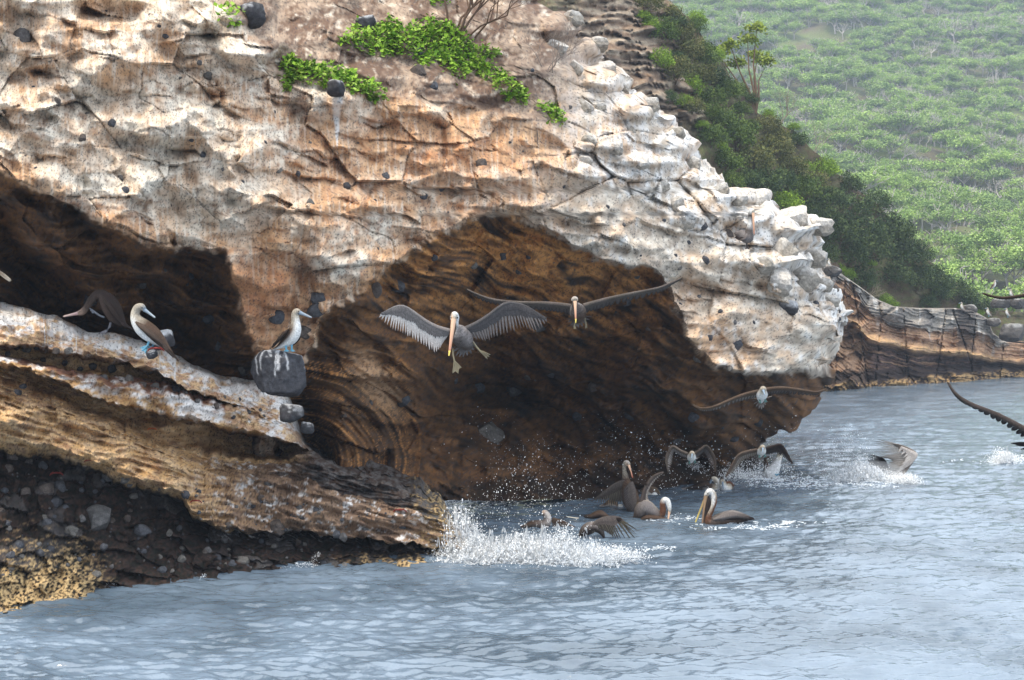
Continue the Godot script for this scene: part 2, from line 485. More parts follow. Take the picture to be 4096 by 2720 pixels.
func ledge_tables() -> void:
	var t0 := table([-57, 683, 0, 699, 63, 715, 130, 733, 209, 765, 261, 765, 324, 783, 386, 811, 433, 832, 496, 861, 574, 875, 626, 890, 668, 916, 688, 973, 702, 1020, 731, 1038, 746, 1050, 783, 1057, 887, 1072, 966, 1104, 1013, 1145, 1044, 1192, 1086, 1250, 1138, 1278, 1201, 1297], false, false)
	var t1 := table([-57, 796, 0, 798, 68, 795, 146, 811, 219, 815, 292, 834, 365, 857, 397, 879, 470, 912, 574, 939, 652, 969, 688, 1002, 702, 1026, 746, 1057, 783, 1070, 887, 1091, 966, 1122, 1013, 1161, 1086, 1255, 1138, 1279, 1201, 1297], false, false)
	var t2 := table([-57, 801, 0, 810, 78, 837, 157, 853, 235, 865, 365, 879, 397, 885, 470, 917, 574, 945, 652, 975, 688, 1005, 702, 1028, 746, 1059, 783, 1075, 887, 1098, 966, 1130, 1013, 1167, 1086, 1257, 1138, 1280, 1201, 1298], false, false)
	var t3 := table([-57, 827, 0, 840, 63, 849, 104, 862, 172, 892, 251, 925, 386, 954, 459, 965, 501, 978, 600, 1001, 688, 1020, 702, 1032, 746, 1063, 783, 1082, 887, 1108, 966, 1140, 1013, 1177, 1086, 1259, 1138, 1280, 1201, 1298], false, false)
	var t4 := table([-57, 869, 0, 884, 63, 891, 172, 937, 292, 979, 334, 1016, 365, 1032, 470, 1046, 590, 1061, 688, 1054, 702, 1054, 746, 1072, 783, 1093, 887, 1119, 966, 1153, 1013, 1190, 1086, 1261, 1138, 1281, 1201, 1299], false, false)
	var t5 := table([-57, 1010, 0, 1015, 120, 1024, 224, 1058, 292, 1098, 365, 1117, 418, 1134, 433, 1166, 459, 1195, 522, 1211, 626, 1227, 679, 1217, 783, 1230, 914, 1247, 981, 1253, 1013, 1258, 1086, 1271, 1138, 1282, 1201, 1299], false, false)
	var t7 := table([-57, 1412, 0, 1405, 157, 1383, 235, 1370, 365, 1355, 470, 1336, 574, 1320, 731, 1308, 914, 1303, 992, 1296, 1086, 1285, 1138, 1283, 1201, 1300], false, false)
	ledge_t = [t0, t1, t2, t3, t4, t5, t7]
	# table from, table to, share between them, extra rows down, depth offset on the left and on the right
	ledge_plan = [[0, 0, 0.0, 22.0, 8.0, 8.0], [0, 0, 0.0, 0.0, 3.0, 2.4], [0, 1, 0.24, 0.0, 1.6, 1.8], [0, 1, 0.5, 0.0, 0.85, 1.4], [0, 1, 1.0, 0.0, 0.7, 1.15],
		[1, 2, 0.25, 0.0, 1.8, 1.12], [1, 2, 0.92, 0.0, 1.8, 1.1], [2, 2, 0.0, 0.0, 1.2, 1.05], [2, 3, 0.4, 0.0, 0.6, 0.85], [2, 3, 1.0, 0.0, 0.5, 0.6],
		[3, 4, 0.12, 0.0, 2.0, 3.8], [3, 4, 0.75, 0.0, 1.9, 3.6], [4, 4, 0.0, 0.0, 1.25, 1.7], [4, 5, 0.3, 0.0, 0.65, 1.2], [4, 5, 1.0, 0.0, 0.25, 0.5],
		[5, 6, 0.1, 0.0, 1.5, 1.2], [5, 6, 0.45, 0.0, 1.0, 0.8], [5, 6, 0.8, 0.0, 0.35, 0.2], [6, 6, 0.0, 0.0, 0.0, 0.0], [6, 6, 0.0, 14.0, -0.5, -0.3]]

func ledge_row(j: int) -> void:
	var p := PackedVector3Array()
	var c := PackedColorArray()
	p.resize(LI)
	c.resize(LI)
	# rows are shared out over the plan: more where the beds are tall
	var share := [10, 18, 16, 22, 10, 12, 8, 14, 12, 10, 18, 8, 24, 26, 12, 36, 40, 32, 4]
	var seg := 0
	var jj := j
	while seg < share.size() - 1 and jj >= share[seg]:
		jj -= share[seg]
		seg += 1
	var t: float = minf(jj / float(share[seg]), 1.0)
	var a: Array = ledge_plan[seg]
	var b: Array = ledge_plan[seg + 1]
	var level := seg + t
	var sand := lin(226, 192, 148)
	var ochre := lin(204, 164, 114)
	var brown := lin(150, 112, 84)
	var umber := lin(70, 54, 46)
	var black := lin(38, 34, 33)
	var guano := lin(238, 236, 234)
	var barn := lin(206, 176, 128)
	var slate := lin(104, 100, 98)
	for i in LI:
		var x := lerpf(-36.0, 496.0, i / (LI - 1.0))
		var zx := x / ZOOMED
		var right := sst(400.0, 640.0, zx)
		var shelf := sst(640.0, 730.0, zx)
		var xa := x + noise_b.get_noise_2d(x * 0.06, 900.0) * 4.0
		var ya: float = lerpf(look(ledge_t[a[0]], xa), look(ledge_t[a[1]], xa), a[2]) + a[3]
		var yb: float = lerpf(look(ledge_t[b[0]], xa), look(ledge_t[b[1]], xa), b[2]) + b[3]
		var y := lerpf(ya, yb, t)
		var shift_a := 0.0 if seg < 2 or seg > 17 else facets(x / 26.0 + 3.0, seg * 7.3 + 0.5).x * 1.6 + noise_b.get_noise_2d(x * 0.05, seg * 3.0) * 5.0
		var shift_b := 0.0 if seg < 1 or seg > 16 else facets(x / 26.0 + 3.0, seg * 7.3 + 7.8).x * 1.6 + noise_b.get_noise_2d(x * 0.05, seg * 3.0 + 3.0) * 5.0
		y += lerpf(shift_a, shift_b, t)
		var front := water_depth(look(ledge_t[6], x))
		var inset := lerpf(lerpf(a[4], a[5], right), lerpf(b[4], b[5], right), t)
		var plain_slope := 8.0 - level * 3.5 if level < 1.0 else lerpf(4.5, 0.5, sst(1.0, 14.0, level))
		if level < 15.0: inset = lerpf(inset, plain_slope, shelf)
		var d := front + inset * 1.3
		var zy := y / ZOOMED
		var q := at(x, y, d)
		var n1 := noise_a.get_noise_3d(q.x * 0.8, q.y * 0.8, q.z * 0.8)
		var n2 := noise_b.get_noise_3d(q.x * 1.3, q.y * 1.3, q.z * 1.3)
		var n3 := noise_c.get_noise_3d(q.x * 1.4, q.y * 1.4, q.z * 1.4)
		var fc := facets(x / 22.0 + n2, y / 15.0 + n1)
		var lamv := zy - zx * 0.24 + n1 * 16.0 + n2 * 6.0
		var bed := noise_d.get_noise_2d(lamv * 0.07, zx * 0.01)
		var bed2 := noise_d.get_noise_2d(lamv * 0.085, 30.0 + zx * 0.016)
		var rubble := sst(4.6, 5.2, level) * sst(7.2, 6.6, level) + sst(14.6, 15.4, level)
		var h := n1 * 0.12 + n2 * 0.10 + n3 * 0.06 + (1.0 - rubble) * (bed * 0.10 * sst(11.5, 12.5, level) + bed * 0.05 + bed2 * 0.03) * sst(1.5, 4.0, level)
		h += rubble * (fc.x * 0.09 + absf(n3) * 0.2 + n2 * 0.16) + (1.0 - rubble) * (fc.x * 0.03 + flats(x / 42.0 + 9.0, y / 20.0) * 0.2 + flats(x / 15.0, y / 8.0 + 3.0) * 0.09 + flats(x / 7.0 + 5.0, y / 4.5) * 0.03) * lerpf(0.25, 1.0, sst(2.0, 5.0, level))
		var out := (EYE - q).normalized()
		out = Vector3(0.0, 0.8, 0.5).lerp(out, sst(1.5, 4.0, level))
		var edge_keep := sst(1140.0, 1040.0, zx)
		p[i] = q + out * h * lerpf(0.3, 1.0, edge_keep) * lerpf(0.35, 1.0, sst(1.2, 3.0, level))
		# materials by bed
		var t2 := noise_b.get_noise_2d(zx * 0.028 + 40.0, zy * 0.05)
		var fine := noise_c.get_noise_2d(zx * 0.055, zy * 0.075)
		var dash := noise_b.get_noise_2d((zx - zy * 0.6) * 0.05, (zy - zx * 0.42) * 0.13 + 200.0)
		var drip := noise_d.get_noise_2d(zx * 0.16, 60.0) - 0.22 + 0.3 * noise_b.get_noise_2d(zx * 0.012, 90.0)
		var blot := noise_b.get_noise_2d(zx * 0.017 + 11.0, zy * 0.03) + noise_c.get_noise_2d(zx * 0.03, zy * 0.045 + 7.0) * 0.7
		var k := ochre.lerp(sand, clampf(0.5 + bed * 0.7 + t2 + blot * 0.4, 0.0, 1.0))
		k = k.lerp(brown, clampf(bed2 * 0.7 + t2 * 0.9 + (fc.z - 0.5) * 0.5, 0.0, 0.75))
		var spots := exp(-pow((zx - 445.0) / 55.0, 2.0) - pow((zy - 955.0) / 26.0, 2.0)) + exp(-pow((zx - 655.0) / 50.0, 2.0) - pow((zy - 985.0) / 30.0, 2.0)) + exp(-pow((zx - 560.0) / 80.0, 2.0) - pow((zy - 905.0) / 30.0, 2.0)) * 0.6 + exp(-pow((zx - 650.0) / 30.0, 2.0) - pow((zy - 940.0) / 20.0, 2.0)) * 0.6
		var pink := lin(190, 152, 122)
		var red_brown := lin(132, 94, 78)
		if level < 5.0 or (right > 0.5 and level < 9.0):
			k = sand.lerp(pink, clampf(0.5 + t2 * 1.2, 0.0, 1.0)).lerp(brown, clampf(0.1 + fine * 0.9 + (fc.z - 0.5) * 0.5, 0.0, 0.7))
			var w := clampf(sst(3.7, 2.7, level) * 0.95 + blot * 1.3 + dash * 0.6 - 0.14 + spots * 0.8, 0.0, 0.95)
			w = maxf(w, sst(0.26, 0.33, drip) * sst(4.4, 3.6, level + t2) * (1.0 - right) * 0.9)
			k = k.lerp(guano, w)
		elif level >= 7.0 and level < 10.0:
			k = red_brown.lerp(ochre, sst(7.6, 8.6, level + t2 * 0.8)).lerp(brown, clampf(0.2 + fine, 0.0, 0.6))
			k = k.lerp(guano, clampf(exp(-pow((level - 8.1) / 0.5, 2.0)) * 0.7 + blot * 1.2 - 0.22 + spots, 0.0, 0.9))
		elif level >= 12.2 and level < 14.7:
			k = k.lerp(brown.lerp(slate, 0.5), clampf(right * 0.8 + sst(0.05, 0.3, fine + bed * 0.4) * 0.5, 0.0, 0.9))
			k = k.lerp(guano, clampf((blot - 0.22) * 3.0 + (dash - 0.2) * 2.0 + spots, 0.0, 0.85) * sst(400.0, 560.0, zx))
		if shelf > 0.0 and level < 13.0: k = k.lerp(slate.lerp(umber, clampf(0.5 + t2 + fine, 0.0, 1.0)) * 0.8, shelf)
		if level >= 14.4:
			var m := black.lerp(umber, clampf(0.32 + t2 * 0.8 + fine * 1.2, 0.0, 0.9))
			m = m.lerp(slate, clampf((fc.z - 0.72) * 2.2, 0.0, 0.55))
			m = m.lerp(guano, clampf((dash - 0.30) * 4.0, 0.0, 0.7) * sst(440.0, 540.0, zx) * sst(15.6, 15.0, level) * sst(900.0, 760.0, zx))
			var crust := sst(16.4, 17.4, level + t2 * 0.9 + fine * 0.5) * (sst(270.0, 170.0, zx + t2 * 60.0) + sst(780.0, 940.0, zx + t2 * 80.0))
			crust *= sst(-0.22, 0.0, fine) * 0.9
			m = m.lerp(barn, clampf(crust, 0.0, 0.92))
			k = k.lerp(m, sst(14.5, 14.9, level + t2 * 0.3))
		k = k.lerp(barn, sst(950.0, 1020.0, zx + t2 * 60.0) * sst(-0.15, 0.1, fine) * 0.85)
		k = k.lerp(black, sst(0.30, 0.40, noise_c.get_noise_2d(zx * 0.15 + 9.0, zy * 0.15)) * 0.7)
		c[i] = k
	ledge_pos[j] = p
	ledge_col[j] = c

func build_ledge() -> Node3D:
	ledge_tables()
	ledge_pos.resize(LJ)
	ledge_col.resize(LJ)
	run_rows(ledge_row, LJ)
	var o := piece("rock_ledge", sheet_mesh(ledge_pos, ledge_col, LI, LJ), mats.rock, self)
	tag(o, "layered ochre rock ledge streaked with guano above a dark conglomerate foot", "rock ledge", "", "structure")
	return o

func on_ledge(x: float, y: float) -> Array:
	var i := clampi(int((x + 36.0) / 532.0 * (LI - 1.0)), 1, LI - 2)
	var best := 12
	for j in range(12, LJ - 1):
		var s := seen(ledge_pos[j][i])
		if s.y >= y:
			best = j
			break
	return [ledge_pos[best][i], Vector3(0.1, 0.4, 0.9)]

func seen(p: Vector3) -> Vector2:
	var q := p - EYE
	var vz := -(q.z * tilt_cos + q.y * tilt_sin)
	var vy := q.y * tilt_cos - q.z * tilt_sin
	return Vector2(512.0 + q.x / vz * LENS, 340.0 - vy / vz * LENS)

# ================= sea =================
var sea_x := PackedFloat32Array()
var sea_y := PackedFloat32Array()
var sea_pos := []
var sea_col := []
var wave_a: FastNoiseLite
var wave_b: FastNoiseLite

func wave_height(x: float, z: float, reach: float) -> float:   # reach: size of what can be told apart there
	var wx := wave_b.get_noise_2d(x * 0.3, z * 0.3) * 0.8
	var h := wave_a.get_noise_2d(x * 0.16 + 7.0, z * 0.22) * 0.03
	h += wave_a.get_noise_2d(x * 0.6 + wx, z * 1.5) * 0.036 * sst(2.6, 0.5, reach)
	var r := wave_b.get_noise_2d(x * 1.6 - wx, z * 4.8 + 50.0)
	h += (0.5 - absf(r)) * 0.04 * sst(0.9, 0.1, reach)
	h += wave_b.get_noise_2d(x * 3.6 + 20.0 + wx, z * 10.0) * 0.011 * sst(0.25, 0.04, reach)
	return h

func sea_row(j: int) -> void:
	var p := PackedVector3Array()
	var c := PackedColorArray()
	var n := sea_x.size()
	p.resize(n)
	c.resize(n)
	var d := water_depth(sea_y[j])
	var d2 := water_depth(sea_y[mini(j + 1, sea_y.size() - 1)])
	var reach := absf(d - d2) * DEEP
	var deep := lin(108, 124, 140)
	var kelp := lin(66, 80, 92)
	for i in n:
		var q := at(sea_x[i], sea_y[j], d)
		q.y = wave_height(q.x, q.z, reach)
		p[i] = q
		c[i] = deep.lerp(kelp, clampf(0.35 + noise_a.get_noise_2d(q.x * 0.5, q.z * 0.5) * 0.8, 0.0, 0.8))
	sea_pos[j] = p
	sea_col[j] = c

func build_sea() -> void:
	wave_a = make_noise(5, 1.0, 2)
	wave_b = make_noise(8, 1.0, 1)
	for v in [-9000, -4000, -1800, -800, -300, -120]: sea_x.append(v)
	for k in 412: sea_x.append(-60.0 + k * 2.8)
	for v in [1130, 1250, 1500, 2200, 4000, 9000]: sea_x.append(v)
	for v in [322, 326, 332, 340, 348, 355, 361]: sea_y.append(v)
	for k in 560: sea_y.append(365.0 + k * 0.6)
	for v in [704, 710, 718, 730, 750, 790, 860, 1000, 1400, 2400]: sea_y.append(v)
	sea_pos.resize(sea_y.size())
	sea_col.resize(sea_y.size())
	run_rows(sea_row, sea_y.size())
	var m := StandardMaterial3D.new()
	m.vertex_color_use_as_albedo = true
	m.roughness = 0.16
	var img := make_noise(91, 0.03, 4).get_seamless_image(512, 512)
	img.convert(Image.FORMAT_RGBA8)
	img.bump_map_to_normal_map(6.0)
	m.normal_enabled = true
	m.normal_texture = ImageTexture.create_from_image(img)
	m.normal_scale = 0.5
	m.uv1_triplanar = true
	m.uv1_world_triplanar = true
	m.uv1_scale = Vector3(0.6, 0.6, 1.1)
	m.metallic_specular = 1.0
	var o := piece("sea", sheet_mesh(sea_pos, sea_col, sea_x.size(), sea_y.size()), m, self)
	tag(o, "rippled pale blue sea reflecting a bright overcast sky", "sea", "", "structure")

# ================= scrub ridge behind the headland =================
const RI := 300
const RJ := 170
var ridge_pos := []
var ridge_col := []
var ridge_top: PackedFloat32Array
var ridge_low: PackedFloat32Array

func ridge_depth(zx: float, y: float, low: float) -> float:
	return 72.0 + (zx - 1300.0) * 0.055 + (low - y) / 24.0 * 1.5

func ridge_row(j: int) -> void:
	var p := PackedVector3Array()
	var c := PackedColorArray()
	p.resize(RI)
	c.resize(RI)
	var rock := lin(150, 124, 102)
	var pale := lin(196, 176, 152)
	var dark := lin(84, 70, 60)
	var earth := lin(96, 82, 62)
	var moss := lin(92, 104, 54)
	for i in RI:
		var zx := lerpf(1150.0, 2460.0, i / (RI - 1.0))
		var x := zx * ZOOMED
		var top := look(ridge_top, x)
		var low := look(ridge_low, x)
		var t := j / (RJ - 1.0)
		var y := lerpf(top, low, (t - 0.08) / 0.92)
		var d := ridge_depth(zx, y, low)
		if t < 0.08:
			y = top + 6.0 * (0.08 - t) / 0.08
			d = ridge_depth(zx, top, low) + 14.0 * (0.08 - t) / 0.08
		var zy := y / ZOOMED
		var q := at(x, y, d)
		var n1 := noise_a.get_noise_2d(zx * 0.006, zy * 0.007)
		var n2 := noise_b.get_noise_2d(zx * 0.014, zy * 0.017)
		var crag := exp(-pow((zx - 1420.0) / 130.0, 2.0) - pow((zy - 110.0) / 150.0, 2.0)) * 1.7 + exp(-pow((zx - 1545.0) / 80.0, 2.0) - pow((zy - 225.0) / 60.0, 2.0)) * 1.6 + exp(-pow((zx - 1930.0) / 60.0, 2.0) - pow((zy - 640.0) / 50.0, 2.0))
		crag = clampf(crag + n2 * 0.5, 0.0, 1.0)
		var lam := zy + zx * 0.06 + n1 * 24.0
		var bed := noise_d.get_noise_2d(lam * 0.07, zx * 0.006)
		var fc := facets(zx / 34.0 + n2, zy / 22.0 + n1)
		var h := n1 * 0.9 + n2 * 0.35 + crag * (flats(zx / 50.0, zy / 30.0) * 0.7 + flats(zx / 20.0, zy / 13.0) * 0.3 + bed * 0.35 + fc.x * 0.1 + (fposmod(lam / 30.0 + fc.z * 3.0, 1.0) - 0.5) * 0.7)
		p[i] = q + (EYE - q).normalized() * h
		var fine := noise_c.get_noise_2d(zx * 0.05, zy * 0.06)
		var k := earth.lerp(moss, clampf(0.4 + n2 + fine, 0.0, 1.0)).lerp(dark, clampf(0.2 - n1, 0.0, 0.6))
		var r := rock.lerp(pale, clampf(0.35 + bed * 1.6 + fine * 0.6, 0.0, 1.0)).lerp(dark, clampf((n2 + 0.1) * 1.2 + (fc.z - 0.6), 0.0, 0.7))
		c[i] = k.lerp(r, crag)
	ridge_pos[j] = p
	ridge_col[j] = c

func on_ridge(zx: float, zy: float) -> Vector3:
	var x := zx * ZOOMED
	var i := clampi(int((zx - 1150.0) / 1310.0 * (RI - 1.0)), 0, RI - 1)
	var t := (zy * ZOOMED - look(ridge_top, x)) / (look(ridge_low, x) - look(ridge_top, x)) * 0.92 + 0.08
	return ridge_pos[clampi(int(t * (RJ - 1.0)), 14, RJ - 1)][i]

func build_ridge() -> void:
	ridge_top = table([1100, -120, 1450, -70, 1540, 0, 1590, 40, 1640, 110, 1660, 130, 1700, 205, 1750, 262, 1830, 300, 1880, 350, 1930, 400, 2000, 452, 2060, 505, 2110, 555, 2140, 600, 2200, 645, 2250, 692, 2300, 715, 2480, 735])
	ridge_low = table([1100, 520, 1500, 620, 1880, 740, 2000, 745, 2100, 755, 2300, 775, 2480, 790])
	ridge_pos.resize(RJ)
	ridge_col.resize(RJ)
	run_rows(ridge_row, RJ)
	var o := piece("ridge", sheet_mesh(ridge_pos, ridge_col, RI, RJ), mats.far_rock, self)
	tag(o, "steep earthy ridge with layered brown crags behind the headland", "ridge", "", "structure")

# ================= layered shore across the inlet =================
const SI := 330
const SJ := 170
var shore_pos := []
var shore_col := []
var shore_top: PackedFloat32Array
var shore_low: PackedFloat32Array
var shore_band: PackedFloat32Array
var shore_cap: PackedFloat32Array

func shore_row(j: int) -> void:
	var p := PackedVector3Array()
	var c := PackedColorArray()
	p.resize(SI)
	c.resize(SI)
	var grey := lin(166, 158, 148)
	var grey2 := lin(134, 126, 120)
	var orange := lin(202, 162, 128)
	var bright := lin(218, 178, 130)
	var plum := lin(112, 88, 80)
	var plum2 := lin(148, 114, 94)
	var dark := lin(58, 48, 46)
	var barn := lin(178, 146, 102)
	var white := lin(214, 210, 204)
	for i in SI:
		var zx := lerpf(1780.0, 2480.0, i / (SI - 1.0))
		var x := zx * ZOOMED
		var top := look(shore_top, x)
		var low := look(shore_low, x)
		var t := j / (SJ - 1.0)
		var y := lerpf(top, low + 5.0, (t - 0.1) / 0.9)
		var d := water_depth(look(shore_low, x)) + (low - y) / 22.0 * 0.5
		if t < 0.1:
			y = top - 3.0 * (0.1 - t) / 0.1
			d += 26.0 * (0.1 - t) / 0.1
		var zy := y / ZOOMED
		var q := at(x, y, d)
		var n1 := noise_a.get_noise_2d(zx * 0.008, zy * 0.009)
		var n2 := noise_b.get_noise_2d(zx * 0.018, zy * 0.02)
		var fine := noise_c.get_noise_2d(zx * 0.07, zy * 0.08)
		var band := zy - look(shore_band, x) / ZOOMED + n2 * 5.0
		var cap := zy - look(shore_cap, x) / ZOOMED + n2 * 16.0 + n1 * 16.0
		var wet := zy - low / ZOOMED + n2 * 8.0
		var bed := noise_d.get_noise_2d((band + n1 * 8.0) * 0.12, zx * 0.005)
		var fc := facets(zx / 40.0 + n1 * 0.5, zy / 24.0 + n2 * 0.5)
		var joint := facets(zx / 70.0 + 9.0, 4.0 + zy / 400.0)
		var h := n1 * 0.6 + n2 * 0.25 + bed * 0.3 + fc.x * 0.2 + flats(zx / 36.0, zy / 22.0) * 0.5
		if cap < 0.0: h += 0.35
		h += exp(-pow(band / 9.0, 2.0)) * 0.7 - sst(4.0, 16.0, band) * 0.8 + sst(-34.0, 0.0, wet) * 1.0
		h -= (1.0 - sst(0.0, 0.03, joint.y)) * 0.5
		if zx < 1985.0: h += 0.5 * fc.x
		p[i] = q + (EYE - q).normalized() * h
		var k := orange.lerp(plum2, clampf(0.15 + bed * 1.0 + fine, 0.0, 0.8))
		k = k.lerp(grey.lerp(grey2, clampf(0.4 + n2 * 1.5 + fine + bed * 0.6, 0.0, 1.0)), sst(6.0, -6.0, cap))
		k = k.lerp(white, clampf((noise_b.get_noise_2d(zx * 0.06, zy * 0.012) - 0.30) * 4.0, 0.0, 0.7) * sst(40.0, -10.0, cap))
		k = k.lerp(dark, sst(2200.0, 2212.0, zx) * sst(2252.0, 2236.0, zx + n2 * 20.0) * sst(20.0, -2.0, band) * 0.75)
		if band > 8.0:
			var m := plum.lerp(dark, clampf(0.3 + bed * 1.2 + fine, 0.0, 1.0))
			m = m.lerp(orange * 0.85, sst(0.30, 0.46, noise_d.get_noise_2d(band * 0.13 + 9.0, zx * 0.006)) * 0.8)
			m = m.lerp(orange, sst(2030.0, 1990.0, zx + n1 * 30.0) * 0.75)
			k = k.lerp(m, sst(7.0, 13.0, band))
		k = k.lerp(bright, exp(-pow(band / 7.5, 2.0)) * clampf(0.8 + fine * 2.0, 0.0, 1.0))
		k = k.lerp(dark, sst(-46.0, -34.0, wet) * 0.85)
		k = k.lerp(barn, sst(-20.0, -11.0, wet) * sst(-0.25, 0.1, fine + n2 * 0.8))
		c[i] = k
	shore_pos[j] = p
	shore_col[j] = c

func build_shore() -> void:
	shore_top = table([1700, 540, 1880, 560, 1900, 604, 1925, 622, 1950, 640, 1990, 668, 2020, 690, 2060, 708, 2120, 712, 2200, 712, 2240, 716, 2275, 735, 2290, 770, 2320, 790, 2370, 795, 2500, 800], false, false)
	shore_low = table([1700, 925, 1850, 907, 1900, 902, 2000, 893, 2100, 887, 2200, 880, 2361, 868, 2500, 860])
	shore_band = table([1700, 600, 1900, 690, 1976, 750, 2003, 780, 2127, 805, 2224, 814, 2344, 834, 2500, 852])
	shore_cap = table([1700, 640, 1960, 650, 1990, 700, 2020, 740, 2090, 756, 2176, 768, 2249, 764, 2300, 790, 2500, 800])
	shore_pos.resize(SJ)
	shore_col.resize(SJ)
	run_rows(shore_row, SJ)
	var o := piece("shore_cliff", sheet_mesh(shore_pos, shore_col, SI, SJ), mats.far_rock, self)
	tag(o, "low sea cliff of grey, orange and dark brown layers across the inlet", "cliff", "", "structure")

func on_shore(zx: float, zy: float) -> Vector3:
	var x := zx * ZOOMED
	var i := clampi(int((zx - 1780.0) / 700.0 * (SI - 1.0)), 0, SI - 1)
	var t := (zy * ZOOMED - look(shore_top, x)) / (look(shore_low, x) + 5.0 - look(shore_top, x)) * 0.9 + 0.1
	return shore_pos[clampi(int(t * (SJ - 1.0)), 0, SJ - 1)][i]

# ================= wooded hillside =================
var hill_steps := [[330.0, 150.0], [305.0, 190.0], [280.0, 225.0], [250.0, 262.0], [200.0, 318.0], [150.0, 375.0], [75.0, 465.0], [0.0, 560.0], [-60.0, 660.0]]

func hill_depth(y: float) -> float:
	for k in hill_steps.size() - 1:
		if y >= hill_steps[k + 1][0]:
			return lerpf(hill_steps[k][1], hill_steps[k + 1][1], clampf((hill_steps[k][0] - y) / (hill_steps[k][0] - hill_steps[k + 1][0]), 0.0, 1.0))
	return 660.0

func hill_point(x: float, y: float) -> Vector3:
	var q := at(x, y, hill_depth(y) * (1.0 + 0.0002 * (x - 850.0)))
	q.y += noise_a.get_noise_2d(q.x * 0.03, q.z * 0.03) * 5.0
	return q

func build_hill() -> void:
	var pos := []
	var col := []
	var earth := lin(118, 108, 88)
	var grass := lin(124, 138, 80)
	for j in 90:
		var p := PackedVector3Array()
		var c := PackedColorArray()
		for i in 130:
			var x := lerpf(380.0, 1500.0, i / 129.0)
			var y := lerpf(-60.0, 330.0, j / 89.0)
			var q := hill_point(x, y)
			if j == 0: q = hill_point(x, -60.0) + Vector3(0, -60, -120)
			p.append(q)
			c.append(earth.lerp(grass, clampf(0.5 + noise_b.get_noise_2d(q.x * 0.1, q.z * 0.1) * 1.4, 0.0, 1.0)))
		pos.append(p)
		col.append(c)
	var o := piece("hillside", sheet_mesh(pos, col, 130, 90), mats.far_rock, self)
	tag(o, "broad brown hillside under pale green scattered trees", "hillside", "", "structure")

